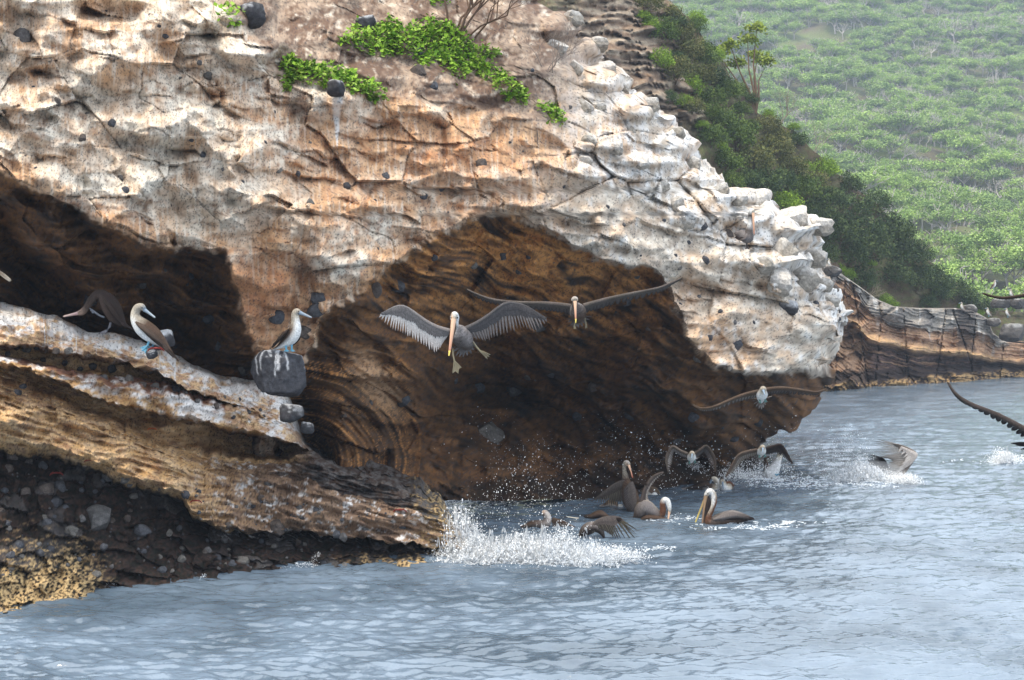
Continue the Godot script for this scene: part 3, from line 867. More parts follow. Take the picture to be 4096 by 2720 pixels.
# ================= small shapes =================
class Geo:
	var v := PackedVector3Array()
	var c := PackedColorArray()
	var idx := PackedInt32Array()
	func add(p: Vector3, k: Color) -> int:
		v.append(p)
		c.append(k)
		return v.size() - 1
	func tri(a: int, b: int, d: int) -> void:
		idx.append(a)
		idx.append(b)
		idx.append(d)
	func quad(a: int, b: int, d: int, e: int) -> void:
		tri(a, b, d)
		tri(a, d, e)
	func tube(pts: Array, r: Array, cols: Array, sides := 5) -> void:
		var first := -1
		for k in pts.size():
			var t: Vector3 = (pts[mini(k + 1, pts.size() - 1)] - pts[maxi(k - 1, 0)]).normalized()
			var side := t.cross(Vector3.UP if absf(t.y) < 0.9 else Vector3.RIGHT).normalized()
			var up := side.cross(t)
			var start := v.size()
			for s in sides:
				var a := TAU * s / sides
				add(pts[k] + (side * cos(a) + up * sin(a)) * r[k], cols[k])
			if first >= 0:
				for s in sides:
					quad(first + s, start + s, start + (s + 1) % sides, first + (s + 1) % sides)
			first = start
		var tip := add(pts[-1], cols[-1])
		for s in sides: tri(first + s, tip, first + (s + 1) % sides)
	# keys: [point, half width, half height, colour above, colour below]
	func loft(keys: Array, up0: Vector3, sub := 5, sides := 14, fleck := 0.0, seed_n := 1) -> void:
		var r := RandomNumberGenerator.new()
		r.seed = seed_n
		var rows := []
		var n := keys.size()
		for k in n - 1:
			for s in (sub + 1 if k == n - 2 else sub):
				var t := s / float(sub)
				var p0: Array = keys[maxi(k - 1, 0)]
				var p1: Array = keys[k]
				var p2: Array = keys[k + 1]
				var p3: Array = keys[mini(k + 2, n - 1)]
				var p: Vector3 = (p1[0] as Vector3).cubic_interpolate(p2[0], p0[0], p3[0], t)
				var w := maxf(cubic_interpolate(p1[1], p2[1], p0[1], p3[1], t), 0.0005)
				var h := maxf(cubic_interpolate(p1[2], p2[2], p0[2], p3[2], t), 0.0005)
				rows.append([p, w, h, (p1[3] as Color).lerp(p2[3], t), (p1[4] as Color).lerp(p2[4], t)])
		var first := -1
		var last_up := up0
		for k in rows.size():
			var t: Vector3 = (rows[mini(k + 1, rows.size() - 1)][0] - rows[maxi(k - 1, 0)][0]).normalized()
			var side := t.cross(last_up).normalized()
			var up := side.cross(t).normalized()
			last_up = up
			var start := v.size()
			for s in sides:
				var a := TAU * s / sides
				var col: Color = (rows[k][4] as Color).lerp(rows[k][3], clampf(0.5 + sin(a) * 1.3, 0.0, 1.0))
				if fleck > 0.0: col = col * (1.0 + r.randf_range(-fleck, fleck))
				add(rows[k][0] + side * cos(a) * rows[k][1] + up * sin(a) * rows[k][2], col)
			if first >= 0:
				for s in sides:
					quad(first + s, start + s, start + (s + 1) % sides, first + (s + 1) % sides)
			else:
				var cap := add(rows[0][0], rows[0][3])
				for s in sides: tri(cap, start + s, start + (s + 1) % sides)
			first = start
		var tip := add(rows[-1][0], rows[-1][3])
		for s in sides: tri(first + s, tip, first + (s + 1) % sides)
	func blade(root: Vector3, tip: Vector3, across: Vector3, width: float, camber: Vector3, col: Color, shaft: Color, end: Color, round_tip := true) -> void:
		var prof := [0.55, 0.9, 1.0, 0.95, 0.72, 0.12] if round_tip else [0.6, 1.0, 0.9, 0.66, 0.38, 0.04]
		var along := (tip - root).normalized()
		var wide := (across - along * across.dot(along)).normalized() * width * 0.5
		var prev := -1
		for k in 6:
			var t := k / 5.0
			var p := root.lerp(tip, t) + camber * sin(t * PI)
			var kc := col.lerp(end, t * t)
			var a := add(p - wide * prof[k], kc)
			add(p + camber * 0.12, kc.lerp(shaft, 0.62 * (1.0 - t * 0.6)))
			add(p + wide * prof[k], kc)
			if prev >= 0:
				quad(prev, a, a + 1, prev + 1)
				quad(prev + 1, a + 1, a + 2, prev + 2)
			prev = a
	func leaf(p: Vector3, dir: Vector3, side: Vector3, size: float, k: Color) -> void:
		var a := add(p, k)
		add(p + dir * size * 0.5 + side * size * 0.36, k)
		add(p + dir * size, k)
		add(p + dir * size * 0.5 - side * size * 0.36, k)
		quad(a, a + 1, a + 2, a + 3)
	func mesh(smooth := true) -> ArrayMesh:
		var n := PackedVector3Array()
		n.resize(v.size())
		if smooth:
			for k in range(0, idx.size(), 3):
				var f := (v[idx[k + 2]] - v[idx[k]]).cross(v[idx[k + 1]] - v[idx[k]])
				n[idx[k]] += f
				n[idx[k + 1]] += f
				n[idx[k + 2]] += f
			for k in n.size(): n[k] = n[k].normalized() if n[k].length_squared() > 0.0 else Vector3.UP
		else:
			var v2 := PackedVector3Array()
			var c2 := PackedColorArray()
			var n2 := PackedVector3Array()
			for k in range(0, idx.size(), 3):
				var f := (v[idx[k + 2]] - v[idx[k]]).cross(v[idx[k + 1]] - v[idx[k]]).normalized()
				for m in 3:
					v2.append(v[idx[k + m]])
					c2.append(c[idx[k + m]])
					n2.append(f)
			v = v2
			c = c2
			n = n2
			idx = PackedInt32Array(range(v.size()))
		var arr := []
		arr.resize(Mesh.ARRAY_MAX)
		arr[Mesh.ARRAY_VERTEX] = v
		arr[Mesh.ARRAY_NORMAL] = n
		arr[Mesh.ARRAY_COLOR] = c
		arr[Mesh.ARRAY_INDEX] = idx
		var m := ArrayMesh.new()
		m.add_surface_from_arrays(Mesh.PRIMITIVE_TRIANGLES, arr)
		return m

# ---------- stones ----------
# a convex lump bounded by random planes; rounding 0 is angular, 1 is a pebble
func rock_mesh(s: int, rings: int, sides: int, rounding: float, squash: Vector3, base: Color, cap: Color, cap_share: float, drips := false) -> ArrayMesh:
	var r := RandomNumberGenerator.new()
	r.seed = s
	var planes := []
	for k in (8 if rounding > 0.0 else 3):
		var dir := Vector3(r.randfn(), r.randfn(), r.randfn()).normalized()
		planes.append([dir, r.randf_range(0.62, 0.9)])
	for ax in [Vector3.RIGHT, Vector3.LEFT, Vector3.UP, Vector3.DOWN, Vector3.BACK, Vector3.FORWARD]: planes.append([(ax + Vector3(r.randf_range(-0.2, 0.2), r.randf_range(-0.2, 0.2), r.randf_range(-0.2, 0.2))).normalized(), r.randf_range(0.66, 0.82)])
	var runs := []
	for k in 16: runs.append([r.randf() * TAU, r.randf_range(0.025, 0.06), r.randf_range(-0.1, 0.55)])
	var g := Geo.new()
	for j in rings + 1:
		var th := PI * j / rings
		for i in sides:
			var ph := TAU * (i + 0.5 * (j % 2)) / sides
			var dir := Vector3(sin(th) * cos(ph), cos(th), sin(th) * sin(ph))
			var rad := 1.05
			for q in planes:
				var dt: float = dir.dot(q[0])
				if dt > 0.05: rad = minf(rad, q[1] / dt)
			rad = lerpf(rad, 0.8, rounding)
			rad *= 1.0 + noise_b.get_noise_3d(dir.x * 1.4 + s, dir.y * 1.4, dir.z * 1.4) * 0.07 + noise_c.get_noise_3d(dir.x * 3.0, dir.y * 3.0 + s, dir.z * 3.0) * 0.025
			var k := base * (1.0 + noise_b.get_noise_3d(dir.x * 2.0, dir.y * 2.0, dir.z * 2.0 + s) * 0.55)
			if cap_share > 0.0:
				var w := sst(0.0, 0.2, dir.y - (1.0 - cap_share) + noise_c.get_noise_3d(dir.x * 2.0, dir.y * 2.0, dir.z * 2.0) * 0.4)
				if drips:
					for q in runs: w = maxf(w, exp(-pow(wrapf(ph - q[0] + noise_c.get_noise_2d(dir.y * 3.0, q[0]) * 0.05, -PI, PI) / q[1], 2.0)) * sst(q[2] - 0.08, q[2] + 0.08, dir.y))
				k = k.lerp(cap, w * 0.9)
			k.a = 1.0
			g.add(dir * rad * squash, k)
	for j in rings:
		for i in sides:
			var a := j * sides + i
			var b := j * sides + (i + 1) % sides
			if j % 2 == 0:
				g.tri(a, b, a + sides)
				g.tri(b, b + sides, a + sides)
			else:
				g.tri(a, b, b + sides)
				g.tri(a, b + sides, a + sides)
	return g.mesh(rings > 14)

var stone_meshes := []
var pale_stones := []
func make_stones() -> void:
	var kinds := [lin(100, 100, 104), lin(114, 111, 110), lin(84, 84, 88), lin(130, 125, 119), lin(106, 96, 90), lin(92, 94, 100)]
	for k in 12: stone_meshes.append(rock_mesh(100 + k, 7, 9, 0.1 + 0.3 * (k % 3) / 2.0, Vector3(1.0, 0.75 + 0.06 * (k % 4), 0.85), kinds[k % 6], Color.WHITE, 0.0))
	for k in 6: pale_stones.append(rock_mesh(140 + k, 10, 14, 0.0, Vector3(1.0, 0.62 + 0.05 * k, 0.9), lin(178, 170, 158), lin(228, 222, 214), 0.75))

func stone(parent: Node, where: Vector3, width: float, variant: int, turn: Vector3, list: Array, called := "stone") -> MeshInstance3D:
	var o := piece(called, list[variant % list.size()], mats.stone, parent)
	o.position = where
	o.rotation = turn
	o.scale = Vector3.ONE * width * 0.5
	return o

func scale_at(p: Vector3) -> float:            # metres for one survey unit at that distance
	return -(p.z - EYE.z) / LENS * ZOOMED

func cliff_stones(cliff: Node3D) -> void:
	var r := RandomNumberGenerator.new()
	r.seed = 909
	# x, y, width in survey units
	var seen_ones := [52, 88, 52, 383, 85, 24, 366, 62, 12, 483, 172, 30, 462, 144, 16, 130, 236, 32, 260, 288, 24, 192, 320, 22, 281, 413, 24, 290, 440, 28, 203, 262, 12, 443, 325, 16, 470, 358, 18, 515, 393, 12, 645, 395, 24, 690, 400, 16, 715, 470, 24,
		805, 432, 22, 1025, 437, 24, 980, 453, 26, 1110, 378, 34, 886, 408, 26, 1000, 200, 34, 965, 120, 40, 968, 165, 44, 1230, 165, 14, 1310, 248, 14, 1700, 280, 14, 1470, 640, 18, 1625, 525, 26, 1685, 540, 34, 1630, 600, 28, 1560, 590, 14, 1535, 510, 12, 1640, 780, 22, 1700, 795, 36,
		1620, 685, 12, 1595, 560, 14, 1570, 620, 14, 1760, 570, 16, 1850, 640, 12, 1890, 700, 20, 1935, 660, 26, 1955, 720, 12, 1953, 745, 12, 1660, 720, 14, 1690, 745, 16, 1735, 745, 14, 1610, 830, 26, 1680, 850, 20, 860, 665, 66, 925, 660, 40, 640, 735, 44, 660, 780, 40, 735, 690, 42, 728, 720, 52, 702, 770, 40,
		1245, 752, 60, 1000, 595, 20, 1090, 610, 26, 1160, 590, 24, 1200, 625, 22, 1220, 590, 18, 930, 925, 44, 1128, 1000, 96, 1185, 900, 44, 1105, 895, 36, 1215, 870, 20, 1050, 880, 22, 1370, 890, 30, 1450, 960, 34, 1600, 960, 40, 1330, 960, 26, 505, 800, 30, 480, 740, 30, 215, 690, 46, 560, 855, 34, 330, 660, 26, 440, 640, 22,
		1690, 1010, 34, 1750, 980, 26, 1560, 1020, 26, 850, 930, 18, 790, 960, 16, 1270, 860, 22, 1450, 700, 24, 1500, 760, 20, 150, 480, 14, 420, 180, 12, 610, 330, 10, 560, 420, 12, 720, 330, 10, 830, 330, 10, 1180, 330, 10, 1240, 400, 12, 1300, 430, 14, 1400, 480, 12, 1440, 520, 14]
	for k in range(0, seen_ones.size(), 3):
		var q := on_cliff(seen_ones[k] * ZOOMED, seen_ones[k + 1] * ZOOMED)
		var w: float = seen_ones[k + 2] * scale_at(q[0])
		stone(cliff, q[0] - q[1] * w * 0.08, w * 1.1, r.randi(), Vector3(r.randf() * 0.6, r.randf() * TAU, r.randf_range(-0.5, 0.5)), stone_meshes)
	for k in 190:
		var x := r.randf_range(0.0, 1950.0)
		var y := r.randf_range(0.0, 1000.0)
		if x * ZOOMED > look(cliff_edge, y * ZOOMED) - 8.0: continue
		var q := on_cliff(x * ZOOMED, y * ZOOMED)
		var w := (4.0 + 9.0 * pow(r.randf(), 3.0)) * scale_at(q[0])
		stone(cliff, q[0] - q[1] * w * 0.12, w, r.randi(), Vector3(r.randf(), r.randf() * TAU, r.randf()), stone_meshes)
	# pale blocks lying on the headland's crest
	var blocks := [1740, 470, 62, 1700, 462, 44, 1822, 520, 74, 1858, 548, 60, 1868, 600, 66, 1800, 585, 60, 1765, 610, 44, 1850, 640, 70, 1800, 650, 60, 1720, 540, 40, 1660, 440, 44, 1610, 380, 40, 1560, 320, 44, 1500, 260, 40, 1440, 205, 36, 1400, 165, 46, 1362, 120, 44, 1300, 62, 52, 1290, 110, 44, 1330, 160, 38, 1480, 380, 34, 1530, 430, 30, 1420, 345, 36, 1360, 330, 34, 1345, 375, 34, 1560, 470, 36, 1930, 690, 40, 1905, 660, 34, 1380, 250, 30, 1450, 300, 34, 1590, 520, 30, 1350, 250, 34]
	for k in range(0, blocks.size(), 3):
		var q := on_cliff(blocks[k] * ZOOMED, blocks[k + 1] * ZOOMED)
		var w: float = blocks[k + 2] * scale_at(q[0])
		stone(cliff, q[0] - q[1] * w * 0.06, w * 1.35, r.randi(), Vector3(r.randf_range(-0.3, 0.3), r.randf() * TAU, r.randf_range(-0.7, 0.1)), pale_stones, "rock_block")

func ledge_stones(ledge: Node3D) -> void:
	var r := RandomNumberGenerator.new()
	r.seed = 313
	var seen_ones := [228, 1193, 76, 330, 1222, 46, 108, 1128, 40, 60, 1130, 26, 140, 1120, 36, 130, 1155, 40, 30, 1050, 30, 22, 1078, 26, 70, 1062, 24, 165, 1220, 34, 110, 1205, 30, 45, 1255, 30, 118, 1265, 24, 25, 1280, 26, 290, 1105, 26, 250, 1100, 30, 430, 1140, 26, 680, 1190, 24, 640, 1215, 46, 620, 1110, 24, 650, 1095, 18, 375, 1315, 26, 420, 1265, 20, 480, 1270, 24, 560, 1295, 40, 330, 1270, 22, 240, 1260, 22, 520, 1245, 20,
		40, 905, 26, 55, 890, 20, 62, 803, 26, 88, 800, 20, 40, 800, 18, 130, 808, 20, 160, 808, 22, 150, 836, 18, 215, 845, 24, 260, 850, 26, 240, 870, 22, 300, 872, 22, 330, 885, 20, 360, 890, 22, 185, 850, 18, 280, 880, 14, 20, 815, 16, 100, 830, 16, 405, 900, 30, 455, 925, 16, 500, 935, 18, 540, 960, 14, 470, 915, 10, 520, 915, 10, 555, 920, 12, 600, 945, 12, 430, 905, 12, 575, 950, 14, 610, 960, 12]
	for k in range(0, seen_ones.size(), 3):
		var q := on_ledge(seen_ones[k] * ZOOMED, seen_ones[k + 1] * ZOOMED)
		var w: float = seen_ones[k + 2] * scale_at(q[0])
		stone(ledge, q[0] + Vector3(0, 0, w * 0.04), w * 1.1, r.randi(), Vector3(r.randf() * 0.6, r.randf() * TAU, r.randf_range(-0.4, 0.4)), stone_meshes)
	for k in 330:
		var x := r.randf_range(0.0, 1000.0)
		var y := r.randf_range(1040.0, 1330.0)
		if y > 1390.0 - x * 0.1 or y < 1060.0 + x * 0.13: continue
		var q := on_ledge(x * ZOOMED, y * ZOOMED)
		var w := (6.0 + 22.0 * pow(r.randf(), 2.8)) * scale_at(q[0])
		stone(ledge, q[0] + Vector3(0, 0, w * 0.0), w, r.randi(), Vector3(r.randf(), r.randf() * TAU, r.randf()), stone_meshes)

func boulders() -> void:
	var q := at(1116 * 0.25, 1494 * 0.25, 27.6)
	var u := -(q.z) / LENS * 0.25
	var b := piece("boulder", rock_mesh(521, 70, 120, 0.08, Vector3(1.03, 0.94, 0.95), lin(78, 78, 83), lin(230, 230, 232), 0.2, true), mats.stone, self)
	b.position = q
	b.rotation.y = 0.7
	b.scale = Vector3(112.0, 120.0, 112.0) * u
	tag(b, "big squarish grey boulder under the booby, white streaks running down from its top", "boulder")
	var list := [
		[1165, 1655, 60.0, 27.3, 3, "knobbly grey boulder splashed white at the lower end of the ledge", 0.35], [1228, 1712, 38.0, 27.5, 4, "small white-topped grey boulder touching the knobbly one at the ledge end", 0.3],
		[648, 1358, 62.0, 26.2, 5, "pale whitewashed stone on the ledge between the two left boobies", 0.7], [606, 1418, 30.0, 24.95, 6, "dark stone ringed with white beneath the blue feet on the ledge", 0.35],
		[3155, 1228, 52.0, 39.0, 7, "angular blue-grey boulder wedged on the headland's side", 0.9], [1345, 352, 52.0, 29.2, 8, "dark stone capped white perched on the cliff edge by the lower vine", 0.42],
		[1010, 62, 70.0, 29.6, 9, "blocky grey boulder at the top edge above the bulging rock", 0.1], [1460, 92, 50.0, 31.5, 10, "grey boulder half buried on the slope above the vine", 0.6]]
	for a in list:
		var p := at(a[0] * 0.25, a[1] * 0.25, a[3])
		var m := piece("boulder", rock_mesh(600 + a[4], 16, 20, 0.12, Vector3(1.0, 0.8, 0.9), lin(74, 73, 76), lin(206, 206, 208), a[6], true), mats.stone, self)
		if a[0] > 3000 or a[0] == 1345 or a[0] == 1010 or a[0] == 1460:
			var f := on_cliff(a[0] * 0.25, a[1] * 0.25)
			p = f[0] + (EYE - f[0]).normalized() * (0.1 if a[0] != 1345 else 0.3)
		m.position = p
		m.rotation = Vector3(0, a[4] * 1.3, 0.15)
		m.scale = Vector3.ONE * a[2] * (-(p.z) / LENS * 0.25)
		tag(m, a[5], "boulder")
	var far_list := [[4000, 1212, 40.0, "whitewashed boulder on the far point with a booby on top"], [4050, 1330, 66.0, "broad grey boulder at the right edge on the far point"], [3970, 1290, 34.0, "rounded grey boulder between two boobies on the far shore"], [3880, 1235, 30.0, "long grey slab on the rim of the far sea cliff"], [4070, 1215, 40.0, "dark overhanging boulder behind the broad one at the right edge"], [3330, 1085, 46.0, "grey knob of rock with a lone booby just right of the headland"]]
	var k := 0
	for a in far_list:
		var p := at(a[0] * 0.25, a[1] * 0.25, 118.0 if a[0] > 3400 else 92.0)
		var m := piece("boulder", rock_mesh(700 + k, 12, 16, 0.2, Vector3(1.2, 0.7, 0.9), lin(96, 92, 90), lin(190, 188, 184), 0.35, true), mats.stone, self)
		m.position = p
		m.rotation.y = k
		m.scale = Vector3.ONE * a[2] * (-(p.z) / LENS * 0.25)
		tag(m, a[3], "boulder")
		k += 1

# ================= plants =================
func vine(called: String, outline: Array, count: int, s: int, label: String) -> void:
	var r := RandomNumberGenerator.new()
	r.seed = s
	var pg := poly(outline)
	var lo := Vector2(1e9, 1e9)
	var hi := -lo
	for p in pg:
		lo = lo.min(p)
		hi = hi.max(p)
	var g := Geo.new()
	var st := Geo.new()
	var base: Vector3 = on_cliff((lo.x + hi.x) * 0.5, hi.y)[0]
	var tones := [lin(106, 142, 40), lin(128, 162, 52), lin(84, 120, 34), lin(116, 148, 46), lin(146, 172, 76)]
	var made := 0
	var tries := 0
	while made < count and tries < count * 9:
		tries += 1
		var p := Vector2(r.randf_range(lo.x, hi.x), r.randf_range(lo.y, hi.y))
		var inside := signed_inside(pg, p) + noise_b.get_noise_2d(p.x * 0.09, p.y * 0.09) * 9.0 + noise_c.get_noise_2d(p.x * 0.2, p.y * 0.2) * 5.0
		if inside < 0.0: continue
		if noise_b.get_noise_2d(p.x * 0.12 + 40.0, p.y * 0.12) < -0.30: continue
		var q := on_cliff(p.x, p.y)
		var lift := r.randf_range(0.01, 0.10) + 0.05 * maxf(0.0, noise_b.get_noise_2d(p.x * 0.1, p.y * 0.1 + 80.0))
		var pos: Vector3 = q[0] + (q[1] * 0.6 + Vector3.UP * 0.5) * lift - base
		var dir := Vector3(r.randf_range(-1, 1), r.randf_range(-0.7, 0.8), r.randf_range(-0.3, 1.0)).normalized()
		var side := dir.cross(Vector3(r.randf_range(-0.5, 0.5), 1.0, r.randf_range(0.0, 1.2)).normalized()).normalized()
		g.leaf(pos, dir, side, r.randf_range(0.045, 0.085), tones[r.randi() % 5] * r.randf_range(0.85, 1.12))
		if made % 14 == 0:
			var e := on_cliff(p.x + r.randf_range(-9, 9), p.y + r.randf_range(-3, 7))
			st.tube([pos, (pos + e[0] - base) * 0.5 + Vector3(0, 0.03, 0.03), e[0] - base + e[1] * 0.02], [0.004, 0.004, 0.003], [lin(110, 110, 60), lin(110, 100, 60), lin(120, 96, 66)], 3)
		made += 1
	var t := thing(called, label, "vine", base)
	piece("leaves", g.mesh(), mats.leaf, t)
	piece("stems", st.mesh(), mats.bark, t).set_meta("kind", "stuff")

func twigs(g: Geo, p: Vector3, dir: Vector3, length: float, rad: float, depth: int, r: RandomNumberGenerator, col: Color, spread := 0.6, ends = null) -> void:
	var mid := p + dir * length * 0.5 + Vector3(r.randf_range(-1, 1), r.randf_range(-0.4, 1), r.randf_range(-1, 1)) * length * 0.09
	var e := p + dir * length + Vector3(r.randf_range(-1, 1), r.randf_range(-0.4, 1), r.randf_range(-1, 1)) * length * 0.08
	g.tube([p, mid, e], [rad, rad * 0.8, rad * 0.62], [col, col, col * 1.05], 5 if depth > 2 else 3)
	if ends != null: ends.append([e, dir])
	if depth <= 0: return
	var n := 2 + (1 if r.randf() < 0.5 else 0)
	for k in n:
		var nd := (dir + Vector3(r.randf_range(-1, 1), r.randf_range(-0.5, 0.9), r.randf_range(-1, 1)) * spread).normalized()
		twigs(g, mid.lerp(e, 0.4 + 0.6 * k / float(n)) if k < n - 1 else e, nd, length * r.randf_range(0.6, 0.85), rad * 0.6, depth - 1, r, col, spread, ends)

func dry_bush(zx: float, zy: float, size: float, s: int, label: String, lean: Vector3, on := 0, depth := 4, trunks := 3, col := lin(104, 84, 70)) -> void:
	var r := RandomNumberGenerator.new()
	r.seed = s
	var p: Vector3 = on_cliff(zx * ZOOMED, zy * ZOOMED)[0] if on == 0 else on_ridge(zx, zy)
	var t := thing("dry_bush", label, "bush", p)
	for k in trunks:
		var g := Geo.new()
		twigs(g, Vector3(r.randf_range(-0.1, 0.1) * size, -0.04 * size, 0), (lean + Vector3(r.randf_range(-0.8, 0.8), r.randf_range(0, 0.5), r.randf_range(-0.3, 0.3))).normalized(), size * 0.36, size * 0.011, depth, r, col, 0.75)
		piece("branch", g.mesh(), mats.bark, t)

# leafy crown of small faces gathered in clumps
func crown(r: RandomNumberGenerator, half: Vector3, clumps: int, per: int, leaf_size: float, tones: Array, flat := 0.0, hollow := 0.35) -> Geo:
	var g := Geo.new()
	for k in clumps:
		var d := Vector3(r.randfn(), absf(r.randfn()) * (0.8 if flat > 0.0 else 1.0) - (0.0 if flat > 0.0 else 0.35), r.randfn()).normalized()
		var o := d * half * r.randf_range(hollow, 1.0)
		if flat > 0.0: o.y = half.y * (1.0 - 0.75 * Vector2(d.x, d.z).length_squared() * r.randf_range(0.6, 1.0)) * r.randf_range(0.7, 1.0)
		var size := r.randf_range(0.12, 0.24) * half.x
		var tone: Color = tones[r.randi() % tones.size()] * r.randf_range(0.85, 1.15)
		for m in per:
			var e := Vector3(r.randfn(), r.randfn() * (0.45 if flat > 0.0 else 0.8), r.randfn()) * size * 0.6
			var dir := (e.normalized() + Vector3(r.randf_range(-1, 1), r.randf_range(-0.6, 1), r.randf_range(-1, 1))).normalized()
			var side := dir.cross(Vector3(r.randfn(), r.randfn() + 1.0, r.randfn())).normalized()
			g.leaf(o + e, dir, side, leaf_size * r.randf_range(0.7, 1.3), tone * r.randf_range(0.88, 1.12))
	return g

var shrub_kinds := []
func make_shrubs() -> void:
	var sets := [[lin(86, 104, 52), lin(104, 122, 60), lin(70, 88, 46)], [lin(66, 82, 50), lin(80, 94, 56), lin(54, 68, 44)], [lin(122, 150, 52), lin(140, 166, 60), lin(104, 130, 48)], [lin(104, 108, 62), lin(88, 94, 58), lin(122, 120, 74)], [lin(74, 92, 58), lin(92, 108, 64), lin(60, 76, 52)]]
	for k in 5:
		var r := RandomNumberGenerator.new()
		r.seed = 2000 + k
		var b := Geo.new()
		for m in 6: twigs(b, Vector3.ZERO, Vector3(r.randf_range(-0.7, 0.7), 1.0, r.randf_range(-0.5, 0.5)).normalized(), 0.34, 0.02, 2, r, lin(96, 84, 70), 0.7)
		var g := crown(r, Vector3(0.95, 0.72, 0.85), 110, 26, 0.085, sets[k], 0.0, 0.5)
		for m in g.v.size(): g.v[m] += Vector3(0, 0.55, 0)
		shrub_kinds.append([g.mesh(), b.mesh()])

func shrub(kind: int, zx: float, zy: float, wide: float, label: String, group: String, on := 1, called := "shrub") -> void:
	var p: Vector3 = on_ridge(zx, zy) if on == 1 else (on_shore(zx, zy) if on == 2 else on_cliff(zx * ZOOMED, zy * ZOOMED)[0])
	var k := wide * scale_at(p) * 0.5
	var t := thing(called, label, "shrub", p + Vector3(0, -0.12 * k, 0), group)
	t.rotation.y = rng.randf() * TAU
	t.scale = Vector3(k, k * rng.randf_range(0.85, 1.25), k)
	piece("foliage", shrub_kinds[kind][0], mats.leaf, t)
	piece("branches", shrub_kinds[kind][1], mats.bark, t)

func ridge_plants() -> void:
	var r := rng
	var thicket := [[1530, 90, 70], [1560, 60, 60], [1585, 130, 80], [1520, 150, 60], [1560, 180, 76], [1610, 190, 80], [1640, 240, 70], [1545, 40, 50], [1660, 300, 84], [1700, 340, 90], [1640, 330, 70], [1680, 390, 80], [1740, 390, 90], [1790, 350, 70], [1760, 440, 90], [1820, 400, 80], [1850, 460, 90], [1810, 480, 80], [1880, 510, 90], [1920, 470, 80], [1960, 500, 90], [1990, 545, 90], [1930, 560, 96], [1880, 430, 70], [2010, 600, 96], [1960, 610, 90], [2050, 560, 90], [2090, 610, 90], [2060, 650, 90], [2110, 660, 84], [2150, 650, 80], [1990, 660, 80], [2170, 690, 70], [1770, 300, 60], [1700, 260, 60], [1840, 330, 56], [1900, 400, 60], [1960, 440, 60], [2020, 480, 64], [2080, 540, 60], [2120, 590, 60], [1620, 120, 50], [1500, 20, 60], [1540, 230, 40], [1690, 430, 60], [1730, 480, 60], [2200, 680, 70], [2235, 700, 60], [2270, 712, 56], [1600, 250, 50], [1730, 200, 40], [2140, 705, 50], [1570, 95, 60], [1600, 70, 50], [1630, 150, 60], [1590, 210, 60], [1650, 190, 56], [1680, 230, 60], [1610, 30, 44], [1640, 270, 60], [1720, 300, 60], [1575, 240, 50], [1560, 140, 56], [1500, 70, 50], [1700, 220, 44], [1480, 40, 44], [1650, 130, 40], [1790, 320, 56], [1800, 430, 70], [1730, 430, 66], [1860, 520, 70], [1900, 600, 70]]
	for k in thicket.size():
		var a: Array = thicket[k]
		var deep: bool = a[0] + a[1] > 2360
		var kind: int = (1 if r.randf() < 0.6 else 4) if deep else [0, 2, 3, 0, 4][r.randi() % 5]
		var txt: String = ["olive green shrub on the upper scrub ridge above the headland", "dark green shrub in the dense thicket low on the ridge", "yellow-green leafy shrub on the scrub ridge", "brownish dry-leaved shrub on the scrub ridge", "grey-green shrub on the scrub ridge"][kind]
		shrub(kind, a[0], a[1] + 14.0, a[2] * 1.25, txt, txt + "s")
	var bright := [[1620, 290, 40], [1640, 320, 44], [1665, 350, 40], [1690, 385, 36], [1910, 395, 50], [1860, 390, 44], [1930, 625, 40], [1960, 640, 40], [2040, 700, 44], [2010, 610, 30], [1830, 280, 36], [1775, 270, 34], [2215, 712, 30], [2150, 700, 28], [2260, 725, 26], [2060, 706, 40]]
	for a in bright: shrub(2, a[0], a[1] + 8.0, a[2], "bright yellow-green creeper tuft on the ridge", "bright creeper tufts on the ridge", 1, "creeper_tuft")
	dry_bush(1800, 240, 1.9, 71, "pale leafless bush with fine twigs below the leaning tree on the ridge", Vector3(0.6, 0.8, 0.0), 1, 5, 4, lin(150, 138, 122))
	dry_bush(1880, 330, 1.6, 72, "leafless grey bush halfway down the ridge crest", Vector3(0.5, 0.7, 0.0), 1, 4, 3, lin(150, 138, 124))
	dry_bush(2110, 590, 1.8, 73, "tangled bare branches at the low end of the ridge", Vector3(0.3, 0.6, 0.3), 1, 5, 3, lin(160, 148, 132))
	dry_bush(1990, 690, 1.4, 74, "bare hanging twigs above the far sea cliff", Vector3(0.8, 0.2, 0.5), 1, 4, 2, lin(150, 138, 122))
	dry_bush(1680, 330, 1.5, 75, "thin white leafless sapling between shrubs near the crest blocks", Vector3(0.1, 1.0, 0.0), 1, 4, 1, lin(190, 180, 166))
	dry_bush(1600, 150, 1.4, 76, "dry grass-like bush beside the brown crag", Vector3(0.0, 1.0, 0.2), 1, 4, 4, lin(158, 142, 112))
	# leaning tree with tufted yellow-green crown
	var p := on_ridge(1745, 262)
	var t := thing("tree", "small leaning tree with tufts of yellow-green leaves on the ridge crest", "tree", p)
	var rr := RandomNumberGenerator.new()
	rr.seed = 55
	var ends := []
	var g := Geo.new()
	var u := scale_at(p)
	for e in [[-60, -145], [-20, -160], [10, -130], [30, -115], [-40, -110], [0, -185], [-90, -130]]:
		var tip := Vector3(e[0], -e[1], rr.randf_range(-30, 30)) * u
		var mid := tip * 0.5 + Vector3(-6, 14, 0) * u
		g.tube([Vector3(0, -6 * u, 0), mid * 0.5 + Vector3(4, 0, 0) * u, mid, tip], [4.0 * u, 3.0 * u, 1.8 * u, 0.8 * u], [lin(112, 92, 74), lin(112, 92, 74), lin(120, 98, 78), lin(124, 104, 80)], 5)
		ends.append(tip)
	piece("trunk", g.mesh(), mats.bark, t)
	var f := Geo.new()
